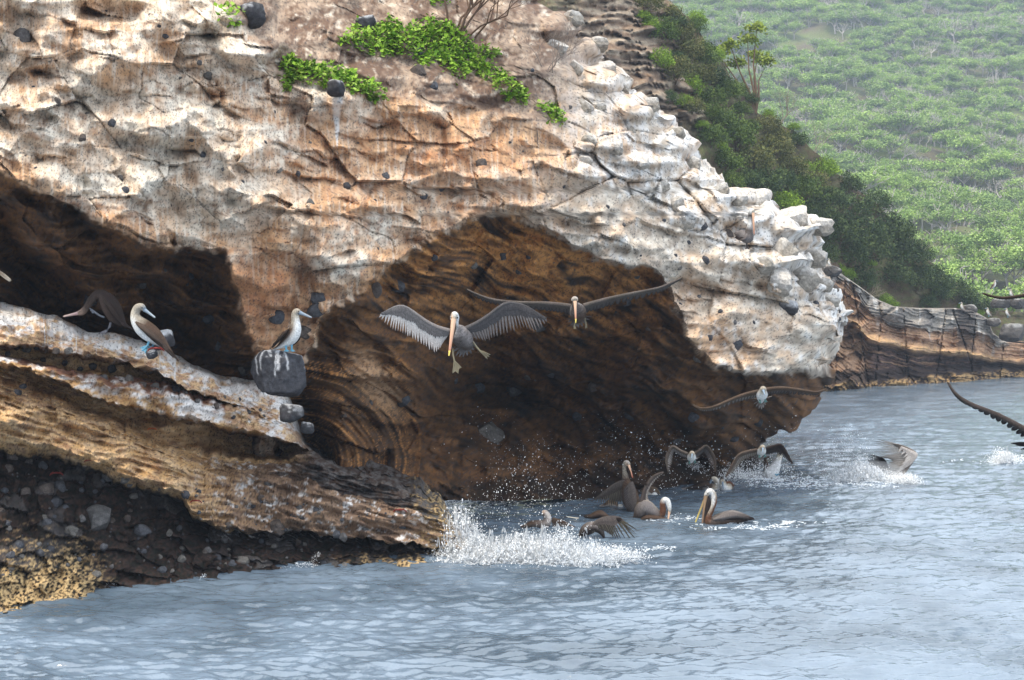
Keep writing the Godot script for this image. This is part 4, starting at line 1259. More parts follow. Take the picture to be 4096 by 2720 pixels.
	for e in ends:
		var c2 := crown(rr, Vector3(28, 12, 22) * u, 18, 18, 7.0 * u, [lin(138, 152, 58), lin(120, 136, 52), lin(156, 166, 72)], 0.0, 0.2)
		var off := f.v.size()
		for m in c2.v.size(): f.add(c2.v[m] + e, c2.c[m])
		for m in c2.idx.size(): f.idx.append(c2.idx[m] + off)
	piece("crown", f.mesh(), mats.leaf, t)

func hill_trees() -> void:
	var kinds := []
	var sets := [[lin(144, 168, 88), lin(156, 180, 98), lin(132, 156, 86)], [lin(130, 154, 86), lin(144, 166, 94), lin(118, 142, 82)], [lin(158, 182, 98), lin(146, 172, 90), lin(134, 158, 86)], [lin(156, 148, 142), lin(168, 160, 152), lin(142, 140, 126)]]
	for k in 7:
		var r := RandomNumberGenerator.new()
		r.seed = 3100 + k
		var b := Geo.new()
		var pale := lin(176, 168, 162)
		var ends := []
		twigs(b, Vector3(0, -0.4, 0), Vector3(r.randf_range(-0.15, 0.15), 1.0, 0).normalized(), 1.5, 0.16, 0, r, pale, 0.8, ends)
		for m in 5: twigs(b, ends[0][0], Vector3(r.randf_range(-1, 1), 0.75, r.randf_range(-1, 1)).normalized(), 1.3, 0.09, 2 if k < 5 else 3, r, pale, 0.7)
		var bare := k >= 5
		var g := crown(r, Vector3(2.5, 1.5, 2.4), 46 if not bare else 26, 44 if not bare else 6, 0.2 if not bare else 0.2, sets[k % 3] if not bare else sets[3], 1.0)
		for m in g.v.size(): g.v[m] += Vector3(0, 1.9, 0)
		kinds.append([g.mesh(), b.mesh(), bare])
	var r := RandomNumberGenerator.new()
	r.seed = 808
	var spots := []
	var tries := 0
	var taken := {}
	while tries < 14000 and spots.size() < 1900:
		tries += 1
		# even cover on the ground: fewer per picture area near, more far
		var y := lerpf(312.0, -40.0, pow(r.randf(), 0.72))
		var x := r.randf_range(640.0 + maxf(0.0, y - 60.0) * 0.9, 1060.0)
		var q := hill_point(x, y)
		var cell := Vector2i(int(floor(q.x / 2.6)), int(floor(q.z / 3.0)))
		if taken.has(cell) or noise_b.get_noise_2d(q.x * 0.035, q.z * 0.05) < -0.28: continue
		taken[cell] = true
		spots.append(q)
	spots.sort_custom(func(a, b): return a.z > b.z)
	var rest := []
	for k in 7: rest.append([])
	for n in spots.size():
		var q: Vector3 = spots[n]
		var kind := r.randi() % 5 if r.randf() < 0.88 else 5 + r.randi() % 2
		var sc := r.randf_range(0.55, 1.3)
		var turn := r.randf() * TAU
		if n < 290:
			var bare: bool = kinds[kind][2]
			var t := thing("hillside_tree", "pale leafless grey tree on the lower green hillside" if bare else "flat-topped light green tree with pale trunk on the lower hillside", "tree", q, "bare trees on the lower hillside" if bare else "green trees on the lower hillside")
			t.rotation.y = turn
			t.scale = Vector3.ONE * sc
			piece("crown", kinds[kind][0], mats.leaf, t)
			piece("trunk", kinds[kind][1], mats.bark, t)
		else: rest[kind].append(Transform3D(Basis(Vector3.UP, turn).scaled(Vector3.ONE * sc), q))
	var wood := thing("wood", "light green flat-topped trees merging into one wood high on the hillside", "wood", Vector3.ZERO)
	wood.set_meta("kind", "stuff")
	for k in 7:
		for part in 2:
			var mm := MultiMesh.new()
			mm.transform_format = MultiMesh.TRANSFORM_3D
			mm.mesh = kinds[k][part]
			mm.instance_count = rest[k].size()
			for m in rest[k].size(): mm.set_instance_transform(m, rest[k][m])
			var o := MultiMeshInstance3D.new()
			o.multimesh = mm
			o.name = ["crowns", "trunks"][part]
			o.material_override = mats.leaf if part == 0 else mats.bark
			o.set_meta("kind", "stuff")
			wood.add_child(o, true)
	print("trees ", spots.size())

func build_plants() -> void:
	make_shrubs()
	vine("creeping_vine", [785, 98, 830, 72, 875, 66, 900, 48, 935, 74, 1000, 52, 1050, 70, 1075, 100, 1110, 138, 1180, 190, 1215, 238, 1195, 236, 1140, 200, 1085, 165, 1062, 190, 1042, 172, 1010, 150, 965, 148, 930, 128, 880, 128, 830, 122], 3600, 61, "large patch of bright green creeping vine spilling over the cliff top")
	vine("creeping_vine", [648, 148, 672, 138, 720, 158, 790, 176, 850, 205, 902, 236, 860, 232, 800, 210, 745, 192, 700, 190, 662, 210], 1500, 62, "narrow strip of green vine along the ledge left of the big patch")
	vine("creeping_vine", [1240, 244, 1268, 248, 1300, 282, 1290, 296, 1262, 276], 200, 63, "small tuft of green vine at the right end of the vine edge")
	vine("creeping_vine", [510, 34, 540, 26, 562, 48, 545, 60, 520, 46], 70, 64, "few green leaves on the grey boulder at the top edge")
	vine("creeping_vine", [985, -12, 1040, -12, 1042, 16, 1000, 10], 140, 65, "green leaves cut by the top edge above the vine")
	vine("creeping_vine", [1168, 222, 1196, 222, 1222, 246, 1190, 244], 110, 66, "small vine patch hanging over the orange rock")
	vine("creeping_vine", [1105, 112, 1150, 116, 1152, 136, 1120, 132], 90, 67, "few vine leaves right of the bare bush")
	dry_bush(1062, 86, 1.9, 81, "bare brown bush rising from the vine at the top edge", Vector3(0.25, 0.9, 0.15), 0, 5, 5)
	dry_bush(1090, 80, 1.5, 82, "bare branches reaching right over the pale slope", Vector3(0.9, 0.25, 0.4), 0, 5, 2)
	dry_bush(1270, 165, 0.8, 83, "dry grey tuft among the white rocks", Vector3(0.3, 0.8, 0.2), 0, 4, 5, lin(142, 128, 118))
	dry_bush(1120, 245, 0.5, 84, "dry roots hanging over the edge below the vine", Vector3(-0.1, -0.9, 0.5), 0, 4, 5, lin(120, 104, 92))
	dry_bush(1240, 300, 0.5, 85, "dead root tuft hanging by the dark hollow", Vector3(0.2, -0.9, 0.4), 0, 4, 4, lin(104, 92, 84))
	dry_bush(690, 215, 0.4, 86, "dry trailing stems below the narrow vine strip", Vector3(0.2, -0.8, 0.5), 0, 4, 3, lin(126, 112, 104))
	ridge_plants()
	hill_trees()

# ================= birds =================
# a bird is laid out in the survey's finest units (a 4096-wide picture) around its own distance:
# x to the right, y down, z towards the viewer, all in the same unit
var bird_d := 30.0
var bird_u := 0.01
var bird_o := Vector3.ZERO
var bird_t: Node3D
var bird_seed := 1

func bp(x: float, y: float, z := 0.0) -> Vector3:
	return at(x * 0.25, y * 0.25, bird_d) + Vector3(0, 0, z * bird_u) - bird_o

func bird(called: String, label: String, x: float, y: float, d: float, group := "") -> Node3D:
	bird_d = d
	bird_u = d * DEEP / LENS * 0.25
	bird_o = Vector3.ZERO
	bird_o = bp(x, y)
	bird_seed += 1
	bird_t = thing(called, label, called.replace("_", " "), bird_o, group)
	return bird_t

# keys: [x, y, z, half width, half height, colour above, colour below]
func bird_body(keys: Array, up: Vector3, called := "body", sub := 6, fleck := 0.2, parent: Node = null, m: Material = null) -> MeshInstance3D:
	var k2 := []
	for k in keys: k2.append([bp(k[0], k[1], k[2]), k[3] * bird_u, k[4] * bird_u, k[5], k[6]])
	var g := Geo.new()
	g.loft(k2, up, sub, 16, fleck, bird_seed)
	return piece(called, g.mesh(), mats.feather if m == null else m, bird_t if parent == null else parent)

func run_along(p: Array, t: float) -> Vector3:
	var f := clampf(t, 0.0, 1.0) * (p.size() - 1)
	var i := mini(int(f), p.size() - 2)
	var a: Vector3 = p[maxi(i - 1, 0)]
	var d: Vector3 = p[mini(i + 2, p.size() - 1)]
	return (p[i] as Vector3).cubic_interpolate(p[i + 1], a, d, f - i)

# a wing: leading edge, trailing edge, feathers between them in two layers, a thick arm in front
func wing(lead: Array, trail: Array, n: int, arm: float, covert: Color, flight: Color, shaft: Color, tip: Color, cover := 0.45, spread := 1.35, fingers := 0.0, called := "wing") -> MeshInstance3D:
	var a := []
	var b := []
	for p in lead: a.append(bp(p[0], p[1], p[2] if p.size() > 2 else 0.0))
	for p in trail: b.append(bp(p[0], p[1], p[2] if p.size() > 2 else 0.0))
	var r := RandomNumberGenerator.new()
	r.seed = bird_seed * 31 + n
	var g := Geo.new()
	var pitch: float = (a[0] as Vector3).distance_to(a[-1])
	var tl := 0.0
	for k in 20: tl += run_along(b, k / 20.0).distance_to(run_along(b, (k + 1) / 20.0))
	var wide := tl / n * spread
	for k in n:
		var t := (k + 0.5) / n
		var root := run_along(a, t)
		var end := run_along(b, t + r.randf_range(-0.1, 0.1) / n)
		end = root.lerp(end, r.randf_range(0.95, 1.03))
		var span := (run_along(b, t + 0.03) - run_along(b, t - 0.03) + run_along(a, t + 0.03) - run_along(a, t - 0.03)).normalized()
		var nrm := span.cross(end - root).normalized()
		if nrm.z < 0.0: nrm = -nrm
		var slim := 1.0 - fingers * sst(0.45, 0.8, t)
		var shade := r.randf_range(0.82, 1.15)
		g.blade(root - nrm * bird_u * 1.2 * (k % 2), end, span, wide * slim, nrm * bird_u * 1.5, flight * shade, shaft, tip, t < 0.6)
	for row in 2:
		var m := int(n * (1.3 + 0.5 * row))
		for k in m:
			var t := (k + 0.5) / m
			var root := run_along(a, t)
			var end := root.lerp(run_along(b, t), cover * (1.0 - 0.42 * row) * r.randf_range(0.9, 1.1) * (1.0 - 0.35 * t * fingers))
			var span := (run_along(a, t + 0.03) - run_along(a, t - 0.03)).normalized()
			var nrm := span.cross(end - root).normalized()
			if nrm.z < 0.0: nrm = -nrm
			var lift := nrm * bird_u * (2.5 + 2.0 * row)
			g.blade(root + lift, end + lift, span, pitch / m * 1.9, nrm * bird_u, covert * r.randf_range(0.75, 1.25), covert * 1.15, covert * 0.9)
	var ap := []
	var ar := []
	var ac := []
	for k in 13:
		ap.append(run_along(a, k / 12.0))
		ar.append(arm * bird_u * lerpf(1.0, 0.3, k / 12.0))
		ac.append(covert * r.randf_range(0.9, 1.25))
	g.tube(ap, ar, ac, 7)
	return piece(called, g.mesh(), mats.feather, bird_t)

func fan(root: Array, tips: Array, n: int, width: float, col: Color, end: Color, called := "tail") -> MeshInstance3D:
	var g := Geo.new()
	var t := []
	for p in tips: t.append(bp(p[0], p[1], p[2] if p.size() > 2 else 0.0))
	var o := bp(root[0], root[1], root[2] if root.size() > 2 else 0.0)
	for k in n:
		var e := run_along(t, k / maxf(n - 1.0, 1.0))
		g.blade(o + Vector3(0, 0, 0.4 * bird_u * k), e, (run_along(t, 1.0) - run_along(t, 0.0)).normalized(), width * bird_u, Vector3(0, 0, bird_u), col * (0.85 + 0.3 * (k % 2)), col * 1.2, end)
	return piece(called, g.mesh(), mats.feather, bird_t)

func bill(base: Array, tip: Array, r: float, col: Color, end: Color, called := "bill") -> MeshInstance3D:
	var g := Geo.new()
	var a := bp(base[0], base[1], base[2])
	var b := bp(tip[0], tip[1], tip[2])
	var u := bird_u
	g.tube([a, a.lerp(b, 0.3), a.lerp(b, 0.75), a.lerp(b, 0.94), b], [r * u, r * 0.72 * u, r * 0.5 * u, r * 0.42 * u, r * 0.12 * u], [col, col.lerp(end, 0.2), col.lerp(end, 0.7), end, end], 8)
	return piece(called, g.mesh(), mats.horn, bird_t)

func eye(x: float, y: float, z: float, r: float, col := Color(0.01, 0.01, 0.01)) -> void:
	var g := Geo.new()
	g.loft([[bp(x - r, y, z), 0.05 * bird_u, 0.05 * bird_u, col, col], [bp(x, y, z), r * bird_u, r * bird_u, col, col], [bp(x + r, y, z), 0.05 * bird_u, 0.05 * bird_u, col, col]], Vector3.UP, 3, 7)
	piece("eye", g.mesh(), mats.horn, bird_t)

func leg(pts: Array, r: float, col: Color, web := []) -> void:
	var g := Geo.new()
	var p := []
	var rr := []
	var cc := []
	for q in pts:
		p.append(bp(q[0], q[1], q[2] if q.size() > 2 else 0.0))
		rr.append(r * bird_u)
		cc.append(col)
	g.tube(p, rr, cc, 6)
	var o := piece("leg", g.mesh(), mats.horn, bird_t)
	if web.is_empty(): return
	var f := Geo.new()
	var h := bp(pts[-1][0], pts[-1][1], pts[-1][2] if pts[-1].size() > 2 else 0.0)
	var w := []
	for q in web: w.append(bp(q[0], q[1], q[2] if q.size() > 2 else 0.0))
	for q in w: f.tube([h, h.lerp(q, 0.5) + Vector3(0, 0.5 * bird_u, 0), q], [r * 0.9 * bird_u, r * 0.7 * bird_u, r * 0.35 * bird_u], [col, col, col * 0.9], 5)
	var c0 := f.add(h, col)
	var prev := -1
	for k in w.size():
		var i := f.add(w[k], col)
		if prev >= 0:
			var m := f.add(((w[k] + w[k - 1]) * 0.5).lerp(h, 0.18), col * 0.92)
			f.tri(c0, prev, m)
			f.tri(c0, m, i)
		prev = i
	piece("foot", f.mesh(), mats.horn, o)

# folded wing lying against the side of a standing or swimming bird
func folded(keys: Array, up: Vector3, covert: Color, flight: Color) -> void:
	var k2 := []
	for k in keys: k2.append([bp(k[0], k[1], k[2]), k[3] * bird_u, k[4] * bird_u, covert.lerp(flight, k[5]), covert.lerp(flight, k[5])])
	var g := Geo.new()
	g.loft(k2, up, 4, 10, 0.1, bird_seed + 3)
	var n := k2.size()
	for k in 7:
		var t := 0.25 + k * 0.1
		var i: float = t * (n - 1)
		var a: Vector3 = (k2[int(i)][0] as Vector3).lerp(k2[mini(int(i) + 1, n - 1)][0], i - int(i))
		var e: Vector3 = (k2[-1][0] as Vector3).lerp(a, 0.06 * (6 - k))
		var lower := Vector3(0, (k - 3) * 1.6 * bird_u, keys[1][4] * 0.55 * bird_u)
		g.blade(a + lower, e + lower * 0.4, Vector3.UP, keys[1][4] * 0.5 * bird_u, Vector3(0, 0, 2.0 * bird_u), flight * (0.6 + 1.1 * (k % 2)), flight * 1.9, flight * 0.8)
	piece("wing", g.mesh(), mats.feather, bird_t)

func build_birds() -> void:
	var white := lin(250, 250, 247)
	var cream := lin(231, 219, 198)
	var head_grey := lin(184, 173, 157)
	var brown := lin(96, 78, 66)
	var dark := lin(57, 48, 45)
	var black := lin(31, 28, 29)
	var silver := lin(140, 133, 131)
	var grey := lin(101, 93, 89)
	var pale := lin(208, 198, 191)
	var blue_bill := lin(124, 140, 154)
	var blue := lin(92, 150, 174)
	var teal := lin(78, 112, 108)
	var horn := lin(224, 184, 152)
	var rose := lin(176, 118, 98)
	var yellow := lin(250, 226, 110)
	var olive := lin(112, 104, 84)
	var chestnut := lin(115, 78, 59)
	var up := Vector3.UP
	var back := Vector3(0, 0, -1)
	# --- the big pelican coming straight at us
	bird("pelican", "large brown pelican with raised wings and dangling feet, flying in front of the cave", 1830, 1340, 25.4)
	bird_body([[1880, 1392, -70, 6, 6, dark, grey], [1868, 1378, -40, 26, 26, grey, brown], [1850, 1352, 0, 42, 40, silver, grey], [1832, 1328, 34, 36, 34, silver, grey], [1822, 1312, 52, 17, 17, silver, pale], [1822, 1290, 66, 13, 15, white, white], [1822, 1270, 76, 17, 18, white, white], [1821, 1260, 88, 14, 14, white, head_grey], [1819, 1272, 98, 10, 10, head_grey, horn], [1818, 1282, 104, 5, 6, horn, horn]], Vector3(0, 0.6, 0.8), "body", 6, 0.34)
	bill([1819, 1276, 102], [1802, 1416, 126], 11.0, horn, rose)
	bill([1804, 1400, 125], [1801, 1421, 128], 5.0, yellow, yellow, "bill_hook")
	bird_body([[1823, 1282, 96, 3, 3, brown, brown], [1820, 1310, 97, 9, 9, brown, grey], [1812, 1350, 106, 6, 6, brown, rose], [1804, 1396, 120, 2, 2, rose, rose]], Vector3(0, 0, 1), "throat_pouch")
	eye(1809, 1271, 92, 4.0)
	eye(1833, 1271, 92, 4.0)
	wing([[1800, 1324, 20], [1748, 1308, 16], [1700, 1282, 20], [1652, 1246, 26], [1616, 1225, 30], [1580, 1228, 22], [1532, 1252, 10]], [[1770, 1366, -8], [1746, 1408, -16], [1700, 1386, -18], [1650, 1352, -12], [1606, 1334, -6], [1560, 1312, -4], [1514, 1266, 0]], 27, 10.0, lin(132, 126, 124), lin(222, 214, 208), white, lin(226, 206, 194), 0.42, 1.0)
	wing([[1858, 1316, 20], [1905, 1294, 16], [1960, 1258, 16], [2016, 1216, 16], [2062, 1214, 10], [2110, 1228, 4], [2182, 1272, -4]], [[1884, 1346, -8], [1932, 1364, -20], [1972, 1352, -22], [2030, 1330, -20], [2092, 1318, -18], [2150, 1328, -14], [2190, 1284, -6]], 27, 10.0, lin(92, 88, 88), lin(84, 76, 74), pale, lin(112, 98, 92), 0.46, 0.95)
	fan([1860, 1372, -30], [[1796, 1398, -60], [1822, 1424, -66], [1850, 1430, -70], [1884, 1416, -66], [1906, 1388, -60], [1914, 1372, -56]], 11, 13.0, grey, silver)
	leg([[1812, 1396, -20], [1812, 1420, -10], [1818, 1444, 0]], 4.0, olive, [[1811, 1493, 8], [1834, 1494, 10], [1846, 1470, 12]])
	leg([[1890, 1366, -20], [1904, 1386, -10], [1918, 1402, 0]], 4.0, olive, [[1950, 1436, 4], [1958, 1428, 8], [1962, 1419, 10]])
	# --- the second pelican, wings held level
	bird("pelican", "brown pelican gliding head-on with level wings, behind the larger one", 2305, 1235, 26.6)
	bird_body([[2312, 1290, -70, 5, 5, brown, brown], [2314, 1272, -40, 22, 22, brown, brown], [2312, 1250, 0, 34, 32, silver, brown], [2304, 1232, 24, 26, 26, silver, grey], [2298, 1220, 40, 13, 13, silver, grey], [2297, 1208, 54, 11, 12, head_grey, brown], [2296, 1199, 64, 14, 13, pale, head_grey], [2297, 1203, 76, 8, 9, head_grey, horn]], Vector3(0, 0.7, 0.7), "body", 6, 0.34)
	bill([2297, 1206, 74], [2299, 1284, 92], 7.5, horn, rose)
	bill([2299, 1276, 92], [2299, 1292, 94], 3.6, yellow, yellow, "bill_hook")
	eye(2286, 1206, 66, 3.4)
	eye(2307, 1206, 66, 3.4)
	wing([[2282, 1224, 8], [2225, 1216, 10], [2165, 1212, 14], [2080, 1210, 18], [1988, 1201, 10], [1925, 1183, 0], [1868, 1157, -14]], [[2280, 1258, -60], [2225, 1248, -76], [2165, 1242, -80], [2080, 1236, -78], [1990, 1222, -70], [1920, 1200, -60], [1862, 1156, -40]], 24, 9.0, lin(103, 94, 88), lin(71, 63, 60), silver, dark, 0.4, 1.3)
	wing([[2334, 1222, 8], [2390, 1206, 10], [2440, 1192, 14], [2540, 1171, 18], [2628, 1153, 10], [2674, 1136, 0], [2728, 1112, -14]], [[2338, 1254, -60], [2390, 1240, -76], [2440, 1226, -80], [2540, 1200, -78], [2630, 1176, -70], [2680, 1150, -60], [2730, 1112, -40]], 24, 9.0, lin(103, 94, 88), lin(74, 65, 60), silver, dark, 0.4, 1.3)
	fan([2313, 1262, -50], [[2268, 1280, -80], [2288, 1304, -84], [2310, 1312, -86], [2346, 1300, -84], [2372, 1266, -80]], 10, 13.0, brown, silver)
	leg([[2302, 1280, -20], [2298, 1304, -10]], 3.0, olive, [[2296, 1316, 0], [2304, 1316, 0]])
	leg([[2340, 1272, -20], [2345, 1298, -10]], 3.0, olive, [[2341, 1314, 0], [2348, 1312, 0]])
	# --- flying boobies
	for a in [[3046, 1574, 31.0, 0], [2764, 1824, 36.5, 1], [3044, 1800, 37.0, 2]]:
		var ox: float = a[0]
		var oy: float = a[1]
		var txt: String = ["blue-footed booby with wide wings flying low past the headland's dark foot", "booby flapping with wings arched down above the small splash in the cave mouth", "booby braking with bent wings through spray beside the headland's waterline"][a[3]]
		bird("booby", txt, ox, oy, a[2])
		var k := 1.0 if a[3] == 0 else 0.8
		bird_body([[ox + 8, oy + 44 * k, -60, 3, 3, brown, white], [ox + 5, oy + 22 * k, -36, 16 * k, 14 * k, brown, white], [ox + 2, oy + 4, 0, 23 * k, 22 * k, brown, white], [ox, oy - 8, 24, 17 * k, 17 * k, brown, white], [ox - 1, oy - 16 * k, 38, 13 * k, 13 * k, head_grey, cream], [ox - 2, oy - 19 * k, 50, 13 * k, 13 * k, head_grey, cream], [ox - 3, oy - 16 * k, 60, 8 * k, 8 * k, head_grey, head_grey]], up, "body", 5, 0.1)
		bill([ox - 3, oy - 15 * k, 60], [ox - (2 if a[3] == 0 else 8), oy + 2 * k, 84], 6.0 * k, blue_bill, blue_bill)
		eye(ox - 11 * k, oy - 18 * k, 56, 2.4)
		eye(ox + 6 * k, oy - 18 * k, 56, 2.4)
		fan([ox + 6, oy + 22 * k, -30], [[ox - 34 * k, oy + 24 * k, -70], [ox - 14 * k, oy + 52 * k, -76], [ox + 14 * k, oy + 68 * k, -80], [ox + 34 * k, oy + 44 * k, -76], [ox + 56 * k, oy + 14 * k, -70]], 11, 9.0 * k, brown, pale)
		leg([[ox - 8, oy + 16 * k, -6], [ox - 6, oy + 32 * k, 4]], 4.0 * k, teal, [[ox - 12, oy + 36 * k, 8], [ox - 4, oy + 40 * k, 8]])
		leg([[ox + 14, oy + 14 * k, -6], [ox + 15, oy + 28 * k, 4]], 4.0 * k, teal, [[ox + 10, oy + 36 * k, 8], [ox + 20, oy + 34 * k, 8]])
		if a[3] == 0:
			wing([[3030, 1564, 6], [2985, 1574, 8], [2938, 1590, 10], [2872, 1619, 6], [2836, 1631, 0], [2803, 1632, -8], [2778, 1620, -16]], [[3022, 1599, -40], [2985, 1605, -46], [2940, 1617, -44], [2876, 1641, -36], [2836, 1647, -24], [2806, 1644.5, -18], [2776, 1622, -18]], 22, 7.0, lin(102, 85, 72), lin(71, 62, 57), pale, dark, 0.4)
			wing([[3064, 1556, 6], [3105, 1551, 8], [3145, 1551, 10], [3210, 1560, 6], [3260, 1568, 0], [3285, 1564, -8], [3308, 1556, -16]], [[3068, 1587, -40], [3105, 1581, -46], [3145, 1579, -44], [3210, 1582, -36], [3258, 1585, -24], [3286, 1574.5, -18], [3310, 1557, -18]], 22, 7.0, lin(97, 81, 69), lin(63, 56, 53), silver, dark, 0.4)
		elif a[3] == 1:
			wing([[2748, 1814, 6], [2718, 1800, 8], [2688, 1783, 10], [2668, 1812, 6], [2662, 1842, 2], [2672, 1886, 0]], [[2744, 1834, -24], [2722, 1826, -30], [2700, 1812, -30], [2694, 1838, -22], [2690, 1860, -14], [2676, 1888, -4]], 20, 6.0, lin(111, 99, 90), lin(137, 130, 125), pale, lin(111, 102, 97), 0.34)
			wing([[2778, 1814, 6], [2800, 1798, 8], [2824, 1781, 10], [2848, 1808, 6], [2862, 1840, 2], [2864, 1886, 0]], [[2784, 1836, -24], [2802, 1826, -30], [2818, 1812, -30], [2832, 1838, -22], [2842, 1862, -14], [2860, 1888, -4]], 20, 6.0, lin(82, 72, 66), lin(87, 78, 75), silver, lin(111, 103, 102), 0.34)
		else:
			wing([[3026, 1798, 6], [2990, 1804, 8], [2954, 1816, 10], [2934, 1846, 6], [2918, 1876, 2], [2902, 1906, 0]], [[3024, 1826, -24], [3000, 1834, -30], [2974, 1850, -30], [2954, 1872, -22], [2936, 1892, -14], [2906, 1908, -4]], 20, 6.0, lin(102, 88, 78), lin(111, 100, 90), pale, lin(125, 112, 94), 0.36)
			wing([[3064, 1792, 6], [3092, 1784, 8], [3120, 1777, 10], [3140, 1798, 6], [3156, 1826, 2], [3170, 1852, 0]], [[3066, 1820, -24], [3086, 1822, -30], [3104, 1816, -30], [3126, 1826, -22], [3146, 1842, -14], [3170, 1854, -4]], 20, 6.0, dark, lin(54, 48, 48), grey, dark, 0.4)
	# --- booby standing upright out of the water
	bird("booby", "white-breasted booby rearing up out of the splash beside the braking one", 3092, 1880, water_depth(1908 * 0.25))
	bird_body([[3078, 1918, 0, 22, 18, brown, white], [3082, 1898, 4, 30, 26, cream, white], [3096, 1872, 6, 24, 22, cream, white], [3108, 1846, 8, 15, 14, head_grey, white], [3116, 1822, 10, 12, 12, head_grey, cream], [3120, 1806, 14, 13, 13, head_grey, cream], [3124, 1796, 18, 7, 8, head_grey, cream]], back, "body")
	bill([3124, 1797, 18], [3142, 1776, 26], 5.0, blue_bill, blue_bill)
	wing([[3074, 1868, 4], [3066, 1846, 0], [3064, 1832, -6], [3078, 1826, -10]], [[3062, 1904, -10], [3056, 1878, -14], [3058, 1846, -16], [3080, 1826, -12]], 12, 5.0, brown, brown, silver, dark, 0.5)
	leg([[3094, 1900, 16], [3102, 1898, 24]], 5.0, blue, [[3094, 1892, 30], [3112, 1892, 30]])
	# --- pelican with half-open wings on the water
	bird("pelican", "pelican sitting on the water with its left wing half spread, neck upright", 2510, 2035, water_depth(2042 * 0.25))
	bird_body([[2556, 2050, -30, 4, 4, dark, dark], [2540, 2034, -16, 26, 24, grey, brown], [2522, 1996, 0, 36, 34, silver, brown], [2510, 1950, 4, 28, 28, silver, brown], [2502, 1916, 2, 15, 16, silver, brown], [2499, 1888, 2, 11, 12, chestnut, head_grey], [2500, 1862, 6, 11, 12, head_grey, head_grey], [2506, 1851, 14, 13, 12, pale, head_grey], [2514, 1858, 20, 7, 8, head_grey, horn]], back, "body", 6, 0.34)
	bill([2513, 1858, 20], [2528, 1908, 30], 6.0, horn, lin(170, 90, 70))
	bird_body([[2507, 1862, 20, 3, 3, dark, dark], [2513, 1884, 24, 8, 7, dark, brown], [2526, 1906, 28, 2, 2, brown, brown]], Vector3(0, 0, 1), "throat_pouch")
	eye(2506, 1853, 26, 2.6)
	wing([[2506, 1922, 12], [2478, 1926, 14], [2450, 1940, 14], [2416, 1966, 10], [2378, 1996, 4]], [[2528, 2030, 0], [2496, 2014, -10], [2460, 2022, -16], [2420, 2026, -12], [2376, 2000, 0]], 20, 7.0, lin(94, 85, 79), lin(72, 63, 59), lin(167, 158, 139), dark, 0.4, 1.15, 0.25)
	wing([[2524, 1924, 30], [2534, 1950, 34], [2540, 1990, 34], [2544, 2030, 30]], [[2492, 1956, 30], [2490, 2000, 34], [2504, 2040, 34], [2540, 2050, 30]], 16, 6.0, lin(108, 99, 94), lin(71, 63, 60), silver, dark, 0.55)
	# --- pelican with one wing thrown up and its neck hooked down
	bird("pelican", "pelican rolling in the water, one wing thrown straight up, neck hooked over", 2610, 2050, water_depth(2072 * 0.25))
	bird_body([[2536, 2072, -10, 4, 4, brown, brown], [2556, 2054, -4, 24, 24, grey, silver], [2580, 2026, 4, 28, 28, silver, head_grey], [2612, 2044, 10, 22, 22, silver, head_grey], [2640, 2062, 14, 15, 16, brown, silver], [2650, 2040, 20, 13, 13, chestnut, white], [2648, 2012, 22, 12, 12, chestnut, white], [2656, 1996, 24, 11, 12, white, white], [2668, 2002, 26, 11, 11, white, head_grey], [2674, 2024, 28, 9, 10, white, head_grey], [2676, 2044, 28, 5, 6, head_grey, horn]], Vector3(0, 0, 1), "body", 5, 0.14)
	bill([2675, 2040, 28], [2668, 2080, 34], 6.0, horn, horn)
	eye(2668, 2008, 34, 2.6)
	wing([[2566, 2010, 4], [2574, 1972, 2], [2590, 1934, 0], [2618, 1902, -2], [2652, 1889, -6]], [[2606, 2018, 0], [2592, 1984, -4], [2602, 1952, -6], [2626, 1922, -8], [2654, 1893, -8]], 18, 9.0, lin(90, 81, 76), lin(152, 142, 131), pale, lin(130, 118, 108), 0.5)
	wing([[2552, 2010, -6], [2546, 2036, -8], [2544, 2066, -10]], [[2570, 2030, -8], [2562, 2052, -10], [2556, 2072, -12]], 9, 5.0, lin(111, 96, 76), brown, silver, brown, 0.5)
	bird_body([[2560, 2076, 18, 3, 3, brown, brown], [2590, 2066, 22, 26, 10, brown, brown], [2636, 2070, 22, 28, 9, brown, brown], [2680, 2076, 20, 3, 2, brown, brown]], up, "flank")
	# --- pelican swimming, bill open
	bird("pelican", "pelican swimming to the left with folded wings and its bill open, nearest the open sea", 2880, 2085, water_depth(2094 * 0.25))
	bird_body([[3014, 2078, -10, 3, 3, dark, grey], [2984, 2072, -6, 18, 14, grey, dark], [2930, 2070, 0, 34, 30, silver, brown], [2876, 2080, 4, 34, 26, grey, brown], [2838, 2088, 6, 22, 22, grey, brown], [2830, 2066, 8, 15, 16, chestnut, chestnut], [2844, 2034, 8, 13, 13, chestnut, head_grey], [2855, 2004, 8, 12, 12, chestnut, white], [2852, 1976, 8, 12, 12, head_grey, white], [2838, 1964, 8, 13, 12, white, white], [2826, 1976, 8, 10, 10, white, head_grey], [2820, 1986, 8, 6, 7, brown, brown]], up, "body", 6, 0.34)
	bill([2822, 1982, 10], [2805, 2108, 16], 8.0, lin(150, 124, 96), lin(120, 92, 74), "upper_bill")
	bill([2820, 1990, 8], [2771, 2110, 14], 6.0, lin(140, 116, 90), yellow * 0.7, "lower_bill")
	bird_body([[2830, 1982, 8, 3, 3, dark, dark], [2832, 2012, 10, 13, 10, dark, brown], [2820, 2060, 12, 9, 8, dark, brown], [2808, 2100, 14, 2, 2, brown, brown]], Vector3(0, 0, 1), "throat_pouch")
	eye(2828, 1972, 20, 2.8)
